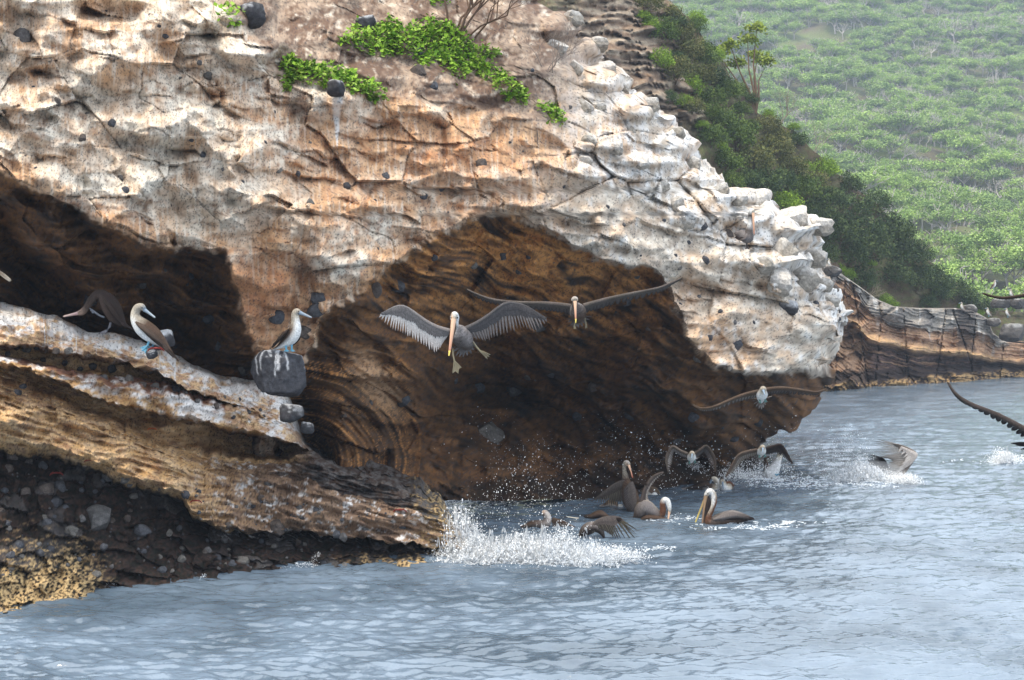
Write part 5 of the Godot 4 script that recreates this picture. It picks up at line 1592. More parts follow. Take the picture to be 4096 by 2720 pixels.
	folded([[2850, 2074, 26, 4, 8, 0.0], [2890, 2062, 32, 12, 24, 0.2], [2930, 2056, 30, 12, 26, 0.5], [2976, 2066, 20, 8, 16, 0.8], [3016, 2078, 4, 2, 4, 1.0]], Vector3(0, 0, 1), silver, dark)
	# --- pelican plunging in front, splayed black primaries
	bird("pelican", "plunging pelican in the splash with one dark wing fanned out over the water", 2400, 2120, water_depth(2150 * 0.25))
	bird_body([[2318, 2146, -20, 6, 6, dark, dark], [2346, 2120, -8, 26, 24, grey, dark], [2380, 2108, 0, 26, 22, silver, dark], [2404, 2126, 6, 14, 12, grey, dark], [2416, 2150, 8, 4, 4, dark, dark]], up, "body", 5, 0.2)
	wing([[2360, 2116, 14], [2382, 2086, 18], [2410, 2070, 20], [2440, 2064, 20], [2468, 2064, 18]], [[2372, 2132, 20], [2402, 2116, 24], [2440, 2136, 26], [2494, 2168, 26], [2556, 2118, 20]], 17, 8.0, lin(100, 91, 87), black, lin(145, 137, 122), black, 0.42, 1.0, 0.45)
	wing([[2462, 2066, 20], [2468, 2068, 22], [2474, 2070, 20]], [[2522, 2166, 28], [2548, 2146, 28], [2550, 2112, 24]], 4, 4.0, dark, black, lin(158, 148, 125), black, 0.2, 0.34, 0.0, "primaries")
	# --- booby swimming with stretched tail, and one facing us beside it
	bird("booby", "brown-backed booby floating with its pale tail stretched to the left, neck curved", 2820, 1945, water_depth(1958 * 0.25))
	bird_body([[2704, 1962, -6, 2, 2, pale, pale], [2766, 1952, -2, 12, 8, dark, brown], [2806, 1942, 0, 22, 18, dark, brown], [2842, 1948, 4, 20, 16, brown, white], [2864, 1950, 6, 14, 14, cream, white], [2866, 1930, 8, 11, 12, head_grey, white], [2858, 1916, 8, 11, 11, head_grey, cream], [2846, 1916, 8, 9, 9, head_grey, cream]], Vector3(0, 0.9, 0.3), "body")
	bill([2846, 1917, 8], [2836, 1942, 12], 4.5, blue_bill, blue_bill)
	folded([[2846, 1938, 16, 3, 6, 0.0], [2816, 1936, 20, 8, 12, 0.4], [2780, 1946, 14, 6, 9, 0.8], [2744, 1956, 4, 2, 3, 1.0]], Vector3(0, 0, 1), brown, dark)
	bird("booby", "booby facing us with its bill pointed down, just right of the floating one", 2895, 1945, water_depth(1960 * 0.25))
	bird_body([[2936, 1958, -30, 4, 4, brown, brown], [2914, 1946, -14, 22, 20, brown, cream], [2898, 1950, 4, 22, 18, cream, white], [2890, 1936, 14, 14, 14, head_grey, white], [2886, 1924, 20, 12, 12, head_grey, cream], [2886, 1922, 32, 7, 7, head_grey, cream]], up, "body")
	bill([2886, 1924, 30], [2888, 1952, 38], 5.0, blue_bill, blue_bill)
	wing([[2904, 1930, 4], [2920, 1928, 0], [2934, 1940, -6]], [[2906, 1952, 6], [2920, 1954, 0], [2936, 1952, -6]], 8, 5.0, chestnut, brown, silver, dark, 0.6)
	# --- booby half hidden behind the rolling pelican
	bird("booby", "booby half hidden behind the rolling pelican, white face low on the water", 2622, 1975, water_depth(1978 * 0.25))
	bird_body([[2560, 1966, -16, 4, 4, brown, brown], [2588, 1962, -6, 20, 16, brown, cream], [2610, 1976, 4, 16, 14, brown, white], [2618, 1982, 14, 13, 13, white, white], [2622, 1986, 26, 7, 7, white, head_grey]], up, "body")
	bill([2622, 1986, 24], [2628, 1996, 36], 4.0, blue_bill, blue_bill)
	wing([[2600, 1950, 4], [2622, 1952, 6], [2636, 1966, 8]], [[2612, 1966, 6], [2628, 1974, 8], [2640, 1986, 8]], 9, 5.0, lin(118, 100, 82), lin(111, 94, 79), pale, brown, 0.5)
	# --- small birds low in the water
	bird("booby", "brown and white booby low in the water at the foot of the half-spread pelican", 2445, 2022, water_depth(2030 * 0.25))
	bird_body([[2390, 2030, 0, 4, 4, pale, pale], [2420, 2022, 0, 16, 10, brown, pale], [2446, 2012, 2, 16, 15, lin(170, 140, 110), cream], [2470, 2026, 6, 12, 10, brown, white], [2480, 2024, 10, 10, 9, white, white], [2488, 2022, 14, 4, 5, head_grey, white]], up, "body")
	bird("pelican", "brown-backed pelican lying low with a pale bill, behind the plunging one", 2395, 2064, water_depth(2074 * 0.25))
	bird_body([[2336, 2066, -4, 3, 3, dark, dark], [2362, 2066, 0, 18, 10, brown, dark], [2400, 2056, 0, 26, 16, brown, dark], [2430, 2068, 2, 12, 8, brown, brown], [2446, 2074, 4, 3, 3, brown, brown]], up, "body")
	bill([2350, 2078, 10], [2264, 2064, 14], 3.5, cream, cream)
	bird("pelican", "greyish pelican mostly lost behind the main splash", 2190, 2090, water_depth(2104 * 0.25))
	bird_body([[2080, 2112, -6, 3, 3, brown, brown], [2130, 2096, 0, 20, 14, brown, grey], [2180, 2096, 0, 28, 18, silver, grey], [2190, 2072, 2, 18, 16, silver, pale], [2180, 2052, 4, 16, 13, silver, pale], [2168, 2050, 6, 6, 6, silver, horn]], up, "body")
	wing([[2210, 2074, 6], [2250, 2084, 6], [2300, 2108, 2]], [[2214, 2108, 4], [2254, 2116, 2], [2300, 2120, 0]], 10, 6.0, brown, grey, silver, dark, 0.5)
	# --- the diver on the right
	bird("pelican", "pelican plunging into the sea on the right with only its bent wings above water", 3600, 1895, water_depth(1906 * 0.25))
	bird_body([[3510, 1922, -10, 6, 6, dark, dark], [3550, 1918, 0, 30, 16, grey, pale], [3596, 1912, 6, 26, 16, silver, pale], [3626, 1920, 8, 6, 5, grey, grey]], up, "body")
	wing([[3602, 1906, 10], [3624, 1872, 12], [3646, 1842, 14], [3662, 1816, 14], [3630, 1792, 12], [3586, 1776, 10]], [[3532, 1896, 4], [3546, 1860, 2], [3560, 1838, 0], [3512, 1826, -2], [3486, 1796, -4], [3500, 1752, -6]], 25, 9.0, lin(130, 120, 112), lin(132, 120, 110), white, lin(48, 42, 40), 0.3, 0.92, 0.35)
	wing([[3640, 1846, 20], [3662, 1818, 22], [3646, 1804, 22], [3600, 1784, 20]], [[3566, 1900, 20], [3608, 1846, 22], [3610, 1832, 22], [3586, 1802, 20]], 9, 4.0, pale, pale, white, pale, 0.5, 0.9, 0.0, "pale_wing_lining")
	wing([[3560, 1890, -30], [3556, 1866, -34], [3552, 1850, -36], [3540, 1836, -36]], [[3512, 1880, -30], [3488, 1862, -34], [3476, 1842, -36], [3482, 1814, -36]], 13, 6.0, black, black, lin(133, 130, 125), black, 0.4, 1.1, 0.2)
	leg([[3510, 1914, 6], [3506, 1904, 8]], 3.0, dark, [[3490, 1906, 10], [3498, 1900, 10], [3516, 1904, 10]])
	# --- birds cut by the frame
	bird("pelican", "dark wing of a close pelican cut by the right edge above the sea", 4190, 1770, 23.5)
	bird_body([[4300, 1800, -60, 6, 6, dark, dark], [4250, 1780, -30, 40, 38, grey, dark], [4190, 1762, 0, 46, 44, grey, dark], [4150, 1752, 20, 30, 28, grey, brown], [4140, 1730, 40, 18, 20, head_grey, brown], [4136, 1712, 54, 20, 20, pale, head_grey], [4132, 1720, 72, 9, 9, horn, horn]], up, "body")
	bill([4132, 1722, 70], [4128, 1850, 96], 12.0, horn, rose)
	wing([[4160, 1748, 6], [4096, 1716, 10], [3990, 1660, 10], [3900, 1624, 4], [3850, 1597, 0], [3818, 1566, -10], [3801, 1534, -18]], [[4150, 1790, -60], [4092, 1742, -70], [4010, 1690, -66], [3904, 1634, -60], [3852, 1606, -46], [3822, 1574, -40], [3802, 1538, -30]], 26, 13.0, lin(82, 72, 68), lin(32, 28, 29), grey, black, 0.3)
	wing([[4220, 1748, 6], [4300, 1690, 10], [4420, 1640, 4]], [[4220, 1790, -60], [4300, 1740, -60], [4420, 1650, -40]], 16, 12.0, lin(76, 68, 63), dark, grey, black, 0.3)
	fan([4190, 1780, -30], [[4064, 1778, -60], [4090, 1790, -60], [4150, 1840, -66], [4220, 1840, -66]], 8, 20.0, dark, black)
	bird("pelican", "dark wing tip of another bird at the right edge before the far shore", 4210, 1160, 24.0)
	bird_body([[4320, 1186, -60, 6, 6, dark, dark], [4270, 1172, -30, 38, 36, grey, dark], [4210, 1160, 0, 42, 40, grey, dark], [4176, 1152, 20, 20, 20, grey, brown], [4164, 1140, 40, 18, 18, pale, head_grey], [4160, 1150, 56, 8, 8, horn, horn]], up, "body")
	bill([4160, 1152, 56], [4156, 1260, 76], 10.0, horn, rose)
	wing([[4180, 1158, 0], [4120, 1174, 4], [4060, 1186, 4], [4007, 1190, 0], [3965, 1182, -8], [3938, 1172, -14]], [[4180, 1190, -60], [4120, 1190, -60], [4060, 1198, -56], [4006, 1196, -44], [3962, 1185, -30], [3938, 1174, -16]], 20, 7.0, lin(76, 62, 54), lin(62, 50, 45), brown, dark, 0.4)
	bird("booby", "brown tail tips of a bird cut by the left edge in the cave mouth", -70, 1035, 25.2)
	bird_body([[-150, 960, 0, 6, 6, brown, cream], [-120, 990, 0, 24, 24, brown, white], [-70, 1034, 0, 36, 34, brown, white], [-30, 1066, 0, 18, 14, brown, white], [-6, 1084, 0, 5, 4, brown, pale]], up, "body")
	fan([-40, 1060, 4], [[38, 1126, 0], [46, 1122, 0], [36, 1110, 0]], 5, 9.0, lin(111, 88, 74), cream)
	# --- boobies standing on the ledge
	bird("booby", "dark brown booby bending to preen, deepest in the shade on the ledge", 424, 1326, 25.5)
	var drab := lin(62, 52, 47)
	var drab2 := lin(84, 70, 63)
	bird_body([[536, 1322, -8, 2, 2, dark, dark], [506, 1304, -6, 8, 6, dark, drab], [486, 1290, -4, 20, 18, dark, drab], [462, 1260, 0, 34, 34, dark, drab2], [438, 1216, 2, 36, 36, dark, drab2], [412, 1182, 4, 26, 24, dark, drab2], [386, 1182, 6, 19, 19, drab, drab2], [364, 1206, 8, 15, 15, drab, drab2], [348, 1232, 10, 13, 13, drab2, drab2], [332, 1248, 10, 13, 13, lin(150, 126, 110), lin(150, 126, 110)], [316, 1253, 10, 9, 9, lin(176, 148, 132), lin(176, 148, 132)]], Vector3(0.6, 0.8, 0), "body", 5, 0.14)
	bill([320, 1252, 10], [256, 1266, 12], 8.0, lin(176, 146, 142), lin(206, 176, 160))
	eye(326, 1247, 22, 2.4)
	folded([[424, 1196, 32, 4, 8, 0.2], [446, 1226, 36, 10, 26, 0.4], [470, 1262, 32, 9, 24, 0.7], [494, 1294, 18, 5, 10, 0.9], [516, 1310, 4, 2, 3, 1.0]], Vector3(0, 0, 1), drab, dark)
	leg([[444, 1290, 4], [440, 1308, 6], [430, 1322, 8]], 5.0, lin(96, 94, 98), [[398, 1334, 14], [412, 1338, 18], [426, 1336, 20]])
	leg([[420, 1270, 10], [402, 1262, 14], [386, 1250, 16]], 4.5, lin(96, 98, 106), [[362, 1232, 18], [366, 1242, 18], [372, 1252, 18]])
	bird("booby", "brown-winged booby with bright blue feet turning its head on the ledge", 592, 1385, 25.0)
	bird_body([[712, 1445, -10, 2, 2, dark, brown], [680, 1404, -8, 9, 6, brown, brown], [652, 1374, -4, 20, 18, brown, pale], [614, 1342, 0, 34, 34, brown, white], [576, 1312, 4, 36, 36, brown, white], [550, 1282, 6, 25, 26, head_grey, white], [543, 1256, 8, 17, 18, head_grey, cream], [552, 1234, 10, 17, 17, head_grey, head_grey], [568, 1228, 12, 17, 15, head_grey, head_grey], [582, 1238, 14, 9, 9, head_grey, blue_bill]], Vector3(0.7, 0.7, 0), "body", 5, 0.12)
	bill([580, 1238, 14], [625, 1271, 16], 8.5, blue_bill, lin(176, 180, 182))
	eye(575, 1231, 27, 2.6)
	folded([[552, 1288, 30, 4, 8, 0.0], [582, 1310, 38, 11, 30, 0.2], [620, 1342, 36, 10, 30, 0.5], [660, 1382, 20, 6, 16, 0.8], [704, 1434, 2, 2, 4, 1.0]], Vector3(0, 0, 1), lin(100, 85, 74), lin(71, 60, 54))
	leg([[602, 1362, 14], [598, 1372, 16], [594, 1384, 18]], 5.0, blue, [[566, 1392, 22], [574, 1404, 28], [588, 1412, 30]])
	leg([[620, 1362, 2], [616, 1376, 2], [610, 1386, 4]], 5.0, blue * 0.8, [[592, 1392, 8], [600, 1398, 12]])
	bird("booby", "white-breasted booby standing on the big grey boulder, facing right", 1155, 1400, 27.4)
	bird_body([[1078, 1402, -10, 2, 2, brown, pale], [1108, 1390, -6, 11, 7, brown, white], [1138, 1372, -2, 22, 20, brown, white], [1166, 1348, 4, 28, 28, brown, white], [1182, 1318, 8, 24, 25, brown, white], [1184, 1288, 10, 17, 18, head_grey, white], [1182, 1264, 12, 16, 16, head_grey, cream], [1188, 1248, 14, 17, 15, head_grey, head_grey], [1202, 1250, 16, 10, 10, head_grey, blue_bill]], Vector3(-0.7, 0.7, 0), "body", 5, 0.07)
	bill([1201, 1250, 16], [1250, 1271, 20], 8.5, blue_bill, lin(150, 156, 162))
	eye(1198, 1245, 28, 2.6)
	folded([[1160, 1316, 26, 3, 8, 0.0], [1140, 1336, 30, 8, 22, 0.3], [1116, 1362, 24, 7, 18, 0.6], [1092, 1388, 10, 4, 8, 1.0]], Vector3(0, 0, 1), lin(78, 65, 57), lin(51, 44, 41))
	folded([[1196, 1320, -4, 3, 8, 0.0], [1198, 1348, -8, 5, 14, 0.3], [1182, 1370, -10, 4, 10, 0.6], [1164, 1384, -10, 2, 4, 1.0]], Vector3(0, 0, 1), lin(78, 65, 57), lin(51, 44, 41))
	leg([[1146, 1378, 12], [1146, 1388, 14], [1148, 1400, 16]], 4.5, blue, [[1140, 1405, 22], [1152, 1407, 26], [1162, 1405, 24]])
	leg([[1168, 1378, 6], [1168, 1388, 8], [1168, 1400, 8]], 4.5, blue, [[1164, 1405, 14], [1174, 1407, 18], [1182, 1405, 16]])
	# --- pelican resting on the headland
	var q: Vector3 = on_cliff(2990 * 0.25, 950 * 0.25)[0]
	bird("pelican", "pelican resting among the white rocks of the headland, bill on its breast", 2988, 955, -(q.z) / DEEP - 2.0)
	bird_body([[2944, 936, -20, 6, 6, grey, grey], [2966, 936, -8, 18, 16, silver, grey], [2990, 950, 0, 24, 26, silver, dark], [2996, 920, 6, 14, 16, grey, white], [2998, 892, 8, 9, 9, white, white], [3000, 864, 8, 9, 10, dark, white], [3006, 846, 8, 11, 10, white, white], [3012, 848, 14, 7, 8, cream, cream]], Vector3(0, 0, 1), "body")
	bill([3010, 852, 16], [3013, 940, 22], 6.0, horn, rose)
	eye(3006, 849, 17, 2.2)
	folded([[2984, 936, 14, 3, 8, 0.0], [2978, 956, 16, 7, 16, 0.4], [2960, 958, 8, 5, 10, 0.8], [2940, 950, 0, 2, 4, 1.0]], Vector3(0, 0, 1), silver, dark)
	leg([[2986, 968, 4], [2988, 990, 4]], 4.0, dark, [[2980, 996, 8], [2996, 996, 8]])
	# --- boobies on the far shore
	var spots := [[3317, 1070, 92.0, "lone booby standing on the grey knob just right of the headland"], [3978, 1156, 118.0, "booby on top of the whitewashed boulder on the far point"], [3848, 1245, 116.0, "leftmost booby on the rim of the far sea cliff"], [3952, 1266, 117.0, "middle booby on the rounded boulder of the far shore"], [4028, 1268, 117.5, "booby on the far point nearest the right edge"], [4044, 1192, 119.0, "booby half hidden under the dark wing at the right edge"]]
	for k in spots.size():
		var a: Array = spots[k]
		bird("booby", a[3], a[0], a[1], a[2], "boobies on the far shore")
		var x: float = a[0]
		var y: float = a[1]
		var f := 1.0 if k != 1 else -1.0
		bird_body([[x + 18 * f, y, 0, 1, 1, dark, dark], [x + 10 * f, y - 7, 0, 5, 5, brown, cream], [x + 3 * f, y - 14, 0, 7, 7, brown, white], [x - 1 * f, y - 22, 0, 5, 6, head_grey, white], [x - 1 * f, y - 29, 0, 4, 4, head_grey, cream], [x - 3 * f, y - 33, 0, 4, 4, head_grey, head_grey], [x - 6 * f, y - 33, 0, 2, 2, blue_bill, blue_bill]], Vector3(f, 0.6, 0), "body", 3, 0.05)
		bill([x - 5 * f, y - 33, 0], [x - 14 * f, y - 31, 2], 2.0, blue_bill, blue_bill)
		leg([[x + 3 * f, y - 6, 1], [x + 3 * f, y + 2, 1]], 1.2, blue)
	# --- crabs
	var crabs := [[625, 1395, 24.7, "dark red crab behind the blue-footed booby's tail", 1.2], [228, 1893, 0.0, "bright red crab on the dark rock above the grey stones", 1.0], [360, 1842, 0.0, "small red crab under the ochre bed", 0.8], [785, 2004, 0.0, "pale legged crab beside the big dark stone", 0.9], [1600, 2040, 0.0, "red crab near the point of the lower shelf", 1.0], [610, 1715, 0.0, "orange crab in the dark hollow below the ledge", 0.7]]
	for a in crabs:
		var d: float = a[2]
		if d == 0.0: d = -(on_ledge(a[0] * 0.25, a[1] * 0.25)[0] as Vector3).z / DEEP - 0.12
		bird("crab", a[3], a[0], a[1], d, "crabs on the rocks")
		var red := lin(120, 34, 26) if a[4] > 0.75 else lin(206, 100, 40)
		var x: float = a[0]
		var y: float = a[1]
		var z: float = a[4] * 0.7
		bird_body([[x - 13 * z, y, 2, 1, 1, red, red], [x - 7 * z, y - 2, 4, 7 * z, 5 * z, red, red * 0.7], [x + 7 * z, y - 2, 4, 7 * z, 5 * z, red, red * 0.7], [x + 13 * z, y, 2, 1, 1, red, red]], up, "shell", 3, 0.2, null, mats.horn)
		for k in 8:
			var s := -1.0 if k < 4 else 1.0
			var e := 8.0 + 4.0 * (k % 4)
			leg([[x + s * 9 * z, y, 4], [x + s * (12 + e) * z, y - (10 - 3 * (k % 4)) * z, 8], [x + s * (16 + e * 1.2) * z, y + (4 + 3 * (k % 4)) * z, 6]], 1.6 * z, red)

# ================= splashes, spray and foam =================
var drop_mesh: ArrayMesh
func splash(called: String, label: String, blobs: Array, s: int) -> void:
	# blobs: [x, waterline y, half width, height, count, smallest, largest, how strongly it thins upwards, depth spread]
	var r := RandomNumberGenerator.new()
	r.seed = s
	var list := []
	for b in blobs:
		var d := water_depth(b[1] * 0.25)
		var u := d * DEEP / LENS * 0.25
		for k in int(b[4] * 2.1):
			var t := r.randf_range(-1, 1) * sqrt(r.randf())
			var top: float = b[3] * (1.0 - t * t * 0.7) * (0.75 + 0.5 * noise_b.get_noise_2d(b[0] * 0.01 + t * 2.4, s))
			var hgt := top * pow(r.randf(), b[7])
			var p := at((b[0] + t * b[2] + hgt * 0.12 * r.randfn()) * 0.25, b[1] * 0.25, d)
			p.y = hgt * u - 0.01
			p.z += r.randfn() * b[8]
			var size: float = lerpf(b[5], b[6], pow(r.randf(), 4.0)) * u * 0.38
			list.append(Transform3D(Basis(Vector3(r.randfn(), r.randfn(), r.randfn()).normalized(), r.randf() * TAU) * Basis.from_scale(Vector3(size, size * r.randf_range(0.8, 2.6), size)), p))
	var mm := MultiMesh.new()
	mm.transform_format = MultiMesh.TRANSFORM_3D
	mm.mesh = drop_mesh
	mm.instance_count = list.size()
	for k in list.size(): mm.set_instance_transform(k, list[k])
	var o := MultiMeshInstance3D.new()
	o.multimesh = mm
	o.name = numbered(called)
	o.material_override = mats.drop
	add_child(o)
	tag(o, label, "splash", "", "stuff")

# torn sheets of white water thrown up: lumpy ribbons with ragged tops
func froth(label: String, blobs: Array, s: int) -> void:
	var g := Geo.new()
	var r := RandomNumberGenerator.new()
	r.seed = s
	for b in blobs:        # [x, y, half width, height, lean]
		for sheet in 4:
			var d := water_depth(b[1] * 0.25) + (sheet - 1.5) * 0.3
			var u := d * DEEP / LENS * 0.25
			var nx := 120
			var ny := 30
			var start := g.v.size()
			var hole := PackedByteArray()
			for j in ny + 1:
				for i in nx + 1:
					var t := i / float(nx) * 2.0 - 1.0
					var f := j / float(ny)
					var n := noise_b.get_noise_2d(t * 3.2 + s + sheet * 9.0, f * 1.6)
					var top: float = b[3] * (1.0 - pow(absf(t), 2.4)) * clampf(0.55 + 0.9 * noise_b.get_noise_2d(t * 3.5 + s, sheet * 4.0) + 0.5 * noise_c.get_noise_2d(t * 7.0, sheet + s), 0.08, 1.2)
					var p := at((b[0] + t * b[2] + b[4] * f * f * 40.0 + n * 12.0) * 0.25, b[1] * 0.25, d)
					p.y = top * f * u - 0.02
					p.z += (n * 0.16 + noise_c.get_noise_2d(t * 9.0 + sheet, f * 4.0) * 0.05) + f * 0.1
					g.add(p, Color(0.74, 0.77, 0.8))
					hole.append(1 if noise_c.get_noise_2d(t * 13.0 + s, f * 4.0 + sheet * 5.0) + f * 0.45 > 0.26 else 0)
			for j in ny:
				for i in nx:
					var a := start + j * (nx + 1) + i
					if hole[a - start] + hole[a + 1 - start] + hole[a + nx + 1 - start] > 1: continue
					g.quad(a, a + 1, a + nx + 2, a + nx + 1)
	var o := piece("white_water", g.mesh(), mats.froth, self)
	tag(o, label, "splash", "", "stuff")

func foam(label: String, rings: Array, s: int) -> void:
	# patches of bubbles lying on the sea: [x, y, half width, half height, cover]
	var r := RandomNumberGenerator.new()
	r.seed = s
	var list := []
	for b in rings:
		for k in int(b[2] * b[3] * 0.55):
			var ex := r.randf_range(-1, 1)
			var ey := r.randf_range(-1, 1)
			if ex * ex + ey * ey > 1.0: continue
			var y: float = b[1] + ey * b[3]
			var d := water_depth(y * 0.25)
			var p := at((b[0] + ex * b[2]) * 0.25, y * 0.25, d)
			var m: float = b[4] * (1.0 - ex * ex - ey * ey) + noise_b.get_noise_2d(p.x * 1.4 + s, p.z * 1.8) * 0.8 + noise_c.get_noise_2d(p.x * 3.0, p.z * 3.0 + s) * 0.9 - 0.5
			if m < r.randf() * 0.35: continue
			p.y = wave_height(p.x, p.z, d * d * 0.6 / 6960.0 * DEEP) + 0.004
			var size := r.randf_range(1.2, 3.4) * d * DEEP / LENS * 0.25
			list.append(Transform3D(Basis(Vector3.UP, r.randf() * TAU) * Basis.from_scale(Vector3(size * 1.5, size * 0.35, size * 1.5)), p))
	var mm := MultiMesh.new()
	mm.transform_format = MultiMesh.TRANSFORM_3D
	mm.mesh = drop_mesh
	mm.instance_count = list.size()
	for k in list.size(): mm.set_instance_transform(k, list[k])
	var o := MultiMeshInstance3D.new()
	o.multimesh = mm
	o.name = numbered("foam")
	o.material_override = mats.foam
	add_child(o)
	tag(o, label, "foam", "", "stuff")

func build_spray() -> void:
	var g := Geo.new()
	g.loft([[Vector3(0, -1, 0), 0.05, 0.05, Color.WHITE, Color.WHITE], [Vector3(0, -0.5, 0), 0.85, 0.85, Color.WHITE, Color.WHITE], [Vector3(0, 0.5, 0), 0.85, 0.85, Color.WHITE, Color.WHITE], [Vector3(0, 1, 0), 0.05, 0.05, Color.WHITE, Color.WHITE]], Vector3.BACK, 1, 6)
	drop_mesh = g.mesh()
	mats.drop = plain(Color.WHITE, 0.35, 0.5, true)
	mats.drop.backlight = Color(0.8, 0.8, 0.8)
	mats.froth = plain(Color.WHITE, 0.6, 0.3, true)
	mats.froth.transparency = BaseMaterial3D.TRANSPARENCY_ALPHA
	mats.froth.albedo_color = Color(1, 1, 1, 0.5)
	mats.froth.cull_mode = BaseMaterial3D.CULL_DISABLED
	mats.foam = plain(Color(0.75, 0.8, 0.85), 0.8, 0.3)
	splash("spray", "main burst of white spray beside the point of the shelf", [[1960, 2236, 260, 110, 3400, 1.4, 6.0, 1.9, 0.25], [2200, 2240, 280, 140, 4400, 1.4, 6.0, 2.0, 0.25], [1830, 2200, 130, 220, 900, 2.0, 8.0, 1.5, 0.4], [2100, 2180, 300, 400, 380, 1.8, 5.0, 1.0, 0.8], [2420, 2228, 200, 60, 1500, 1.4, 5.0, 1.5, 0.2]], 5)
	splash("spray", "fine droplets hanging in the dark cave mouth behind the pelicans", [[2150, 2000, 330, 300, 260, 1.6, 5.0, 0.9, 1.2], [2620, 1960, 420, 380, 420, 1.5, 4.6, 0.9, 1.2], [2950, 1900, 320, 420, 460, 1.5, 4.6, 1.0, 1.2], [1900, 1960, 250, 400, 110, 1.6, 4.6, 0.7, 1.2]], 6)
	splash("spray", "spray around the braking and rearing boobies", [[3030, 1920, 190, 110, 800, 1.6, 5.0, 1.1, 0.6], [2960, 1915, 120, 60, 800, 1.6, 4.6, 1.3, 0.4]], 7)
	splash("spray", "spray thrown up by the diving pelican on the right", [[3470, 1920, 150, 80, 1700, 1.5, 5.0, 1.5, 0.3], [3390, 1905, 130, 200, 500, 1.5, 4.0, 1.0, 0.5], [3600, 1925, 90, 50, 1200, 1.4, 4.0, 1.4, 0.2]], 8)
	splash("spray", "small splash below the flapping booby", [[2780, 1908, 56, 70, 700, 1.5, 4.6, 1.3, 0.2]], 9)
	splash("spray", "distant splash at the right edge", [[4010, 1850, 60, 70, 900, 1.4, 4.0, 1.4, 0.2], [4080, 1845, 50, 40, 300, 1.4, 3.4, 1.4, 0.2]], 10)
	splash("spray", "little splashes along the foot of the dark ledge", [[1050, 2265, 40, 24, 260, 1.4, 4.0, 1.3, 0.1], [1200, 2262, 90, 22, 420, 1.4, 4.0, 1.4, 0.1], [1270, 2255, 24, 70, 140, 1.6, 4.4, 1.2, 0.1], [440, 2352, 40, 46, 220, 1.4, 4.0, 1.4, 0.1], [820, 2308, 30, 20, 120, 1.4, 3.4, 1.3, 0.1]], 11)
	froth("torn white water of the main splash", [[1990, 2240, 250, 130, 0.4], [2210, 2242, 280, 150, 0.2], [1860, 2215, 120, 190, -0.5], [2120, 2230, 200, 110, -0.6], [2420, 2232, 150, 50, 0.8], [2060, 2246, 300, 60, 0.0]], 21)
	froth("white water around the diving pelican", [[3470, 1924, 130, 90, -0.8], [3590, 1928, 80, 40, 0.5]], 22)
	froth("white water below the flapping booby", [[2778, 1910, 46, 60, 0.2]], 23)
	froth("white water of the distant splash at the right edge", [[4015, 1852, 44, 60, 0.3]], 24)
	foam("foam round the main splash and along the spit", [[2180, 2232, 420, 40, 1.0], [1950, 2010, 330, 34, 0.75], [1900, 1960, 300, 26, 0.55], [2500, 2190, 300, 24, 0.4]], 31)
	foam("foam trail under the swimming pelican", [[2990, 2108, 300, 22, 0.75], [3180, 2100, 150, 14, 0.6], [2700, 2075, 120, 20, 0.6]], 32)
	foam("foam streaks between the boobies and the diving pelican", [[3240, 1935, 300, 30, 0.8], [3480, 1935, 190, 24, 0.9], [3080, 1915, 130, 22, 0.8], [2800, 1915, 90, 14, 0.6]], 33)
	foam("thin foam at the right edge", [[4020, 1856, 110, 12, 0.7], [3840, 1845, 150, 8, 0.35]], 34)
	for a in [[2110, 2236, 560.0, 150.0, 0.9, "mist of the main splash"], [3480, 1918, 300.0, 110.0, 0.7, "mist around the diving pelican"]]:
		var d := water_depth(a[1] * 0.25)
		var u := d * DEEP / LENS * 0.25
		var f := FogVolume.new()
		f.shape = RenderingServer.FOG_VOLUME_SHAPE_ELLIPSOID
		f.size = Vector3(a[2], a[3], 180.0) * u
		var fm := FogMaterial.new()
		fm.density = a[4]
		fm.albedo = Color(0.95, 0.97, 1.0)
		f.material = fm
		f.name = numbered("spray_mist")
		add_child(f)
		f.position = at(a[0] * 0.25, a[1] * 0.25, d) + Vector3(0, a[3] * 0.2 * u, 0)
		tag(f, a[5], "mist", "", "stuff")

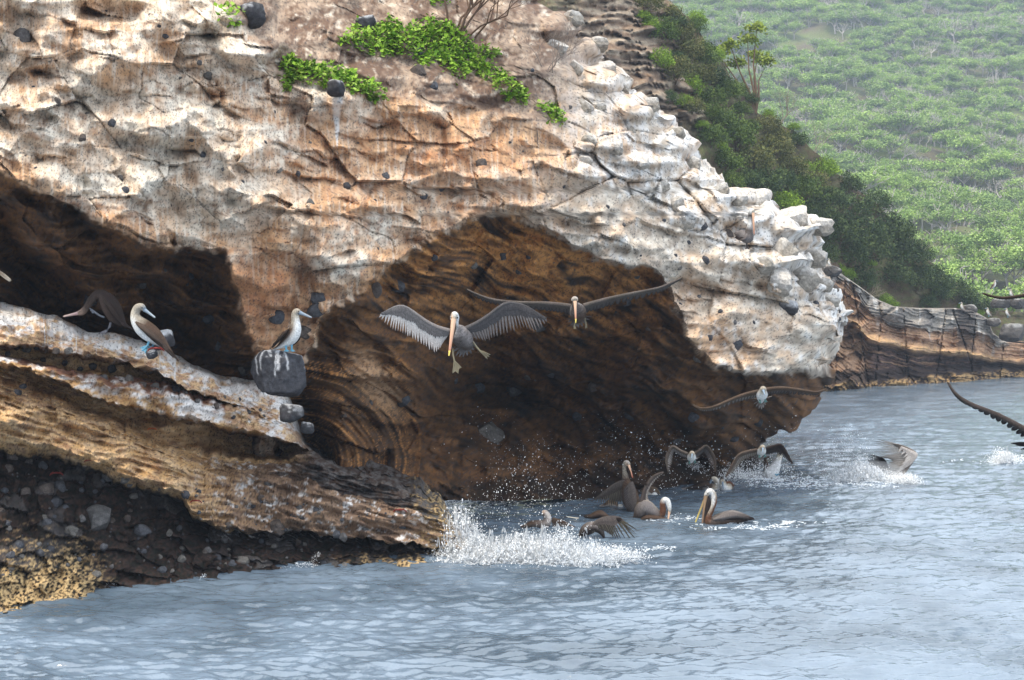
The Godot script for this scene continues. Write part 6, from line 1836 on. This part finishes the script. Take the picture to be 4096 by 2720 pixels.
func _ready() -> void:
	var tilt := atan(20.0 / LENS)
	tilt_cos = cos(tilt)
	tilt_sin = sin(tilt)
	rng.seed = 4242
	# camera
	var cam := Camera3D.new()
	cam.name = "camera"
	cam.fov = rad_to_deg(2.0 * atan(340.0 / LENS))
	cam.near = 0.2
	cam.far = 3000.0
	add_child(cam)
	cam.position = EYE
	cam.rotation.x = -tilt
	cam.current = true
	# sky and sun
	var sky_mat := ProceduralSkyMaterial.new()
	sky_mat.sky_top_color = Color(0.97, 0.985, 1.0)
	sky_mat.sky_horizon_color = Color(0.74, 0.80, 0.88)
	sky_mat.sky_curve = 0.45
	sky_mat.ground_bottom_color = Color(0.30, 0.36, 0.42)
	sky_mat.ground_horizon_color = Color(0.6, 0.68, 0.76)
	sky_mat.energy_multiplier = 1.0
	var sky := Sky.new()
	sky.sky_material = sky_mat
	var env := Environment.new()
	env.background_mode = Environment.BG_SKY
	env.sky = sky
	env.background_energy_multiplier = 1.0
	env.tonemap_mode = Environment.TONE_MAPPER_LINEAR
	env.tonemap_exposure = 2.65
	env.sdfgi_enabled = true
	env.ssao_enabled = true
	env.ssil_enabled = true
	env.volumetric_fog_enabled = true
	env.volumetric_fog_density = 0.0
	env.fog_enabled = true
	env.fog_density = 0.0008
	env.fog_light_color = Color(0.80, 0.87, 0.96)
	var we := WorldEnvironment.new()
	we.name = "world_environment"
	we.environment = env
	add_child(we)
	var sun := DirectionalLight3D.new()
	sun.name = "sun"
	sun.light_energy = 0.42
	sun.light_color = Color(1.0, 0.95, 0.87)
	sun.light_angular_distance = 14.0
	sun.shadow_enabled = true
	add_child(sun)
	sun.rotation_degrees = Vector3(-60, -42, 0)
	# noise shared by the rock
	noise_a = make_noise(11, 1.0, 3)
	noise_b = make_noise(23, 1.0, 3)
	noise_c = make_noise(37, 1.6, 3)
	noise_d = make_noise(51, 1.0, 2)
	make_cells()
	mats.rock = grain_material(3, 1.6, 0.84, 3.5)
	mats.far_rock = grain_material(4, 5.0, 0.62, 5.0)
	mats.stone = grain_material(6, 0.6, 0.55, 4.0, 0.85)
	mats.leaf = plain(Color.WHITE, 0.7, 0.25, true)
	mats.leaf.backlight = Color(0.5, 0.5, 0.5)
	mats.leaf.cull_mode = BaseMaterial3D.CULL_DISABLED
	mats.bark = plain(Color.WHITE, 0.9, 0.2, true)
	mats.feather = grain_material(7, 0.2, 0.6, 1.5, 0.8, 0.2)
	mats.feather.cull_mode = BaseMaterial3D.CULL_DISABLED
	mats.horn = plain(Color.WHITE, 0.5, 0.4, true)
	make_stones()
	var t0 := Time.get_ticks_msec()
	# large structure
	build_sea()
	var cliff := build_cliff()
	var ledge := build_ledge()
	build_ridge()
	build_shore()
	build_hill()
	print("structure ", Time.get_ticks_msec() - t0)
	cliff_stones(cliff)
	ledge_stones(ledge)
	boulders()
	print("stones ", Time.get_ticks_msec() - t0)
	build_plants()
	print("plants ", Time.get_ticks_msec() - t0)
	build_birds()
	build_spray()
	print("all ", Time.get_ticks_msec() - t0)
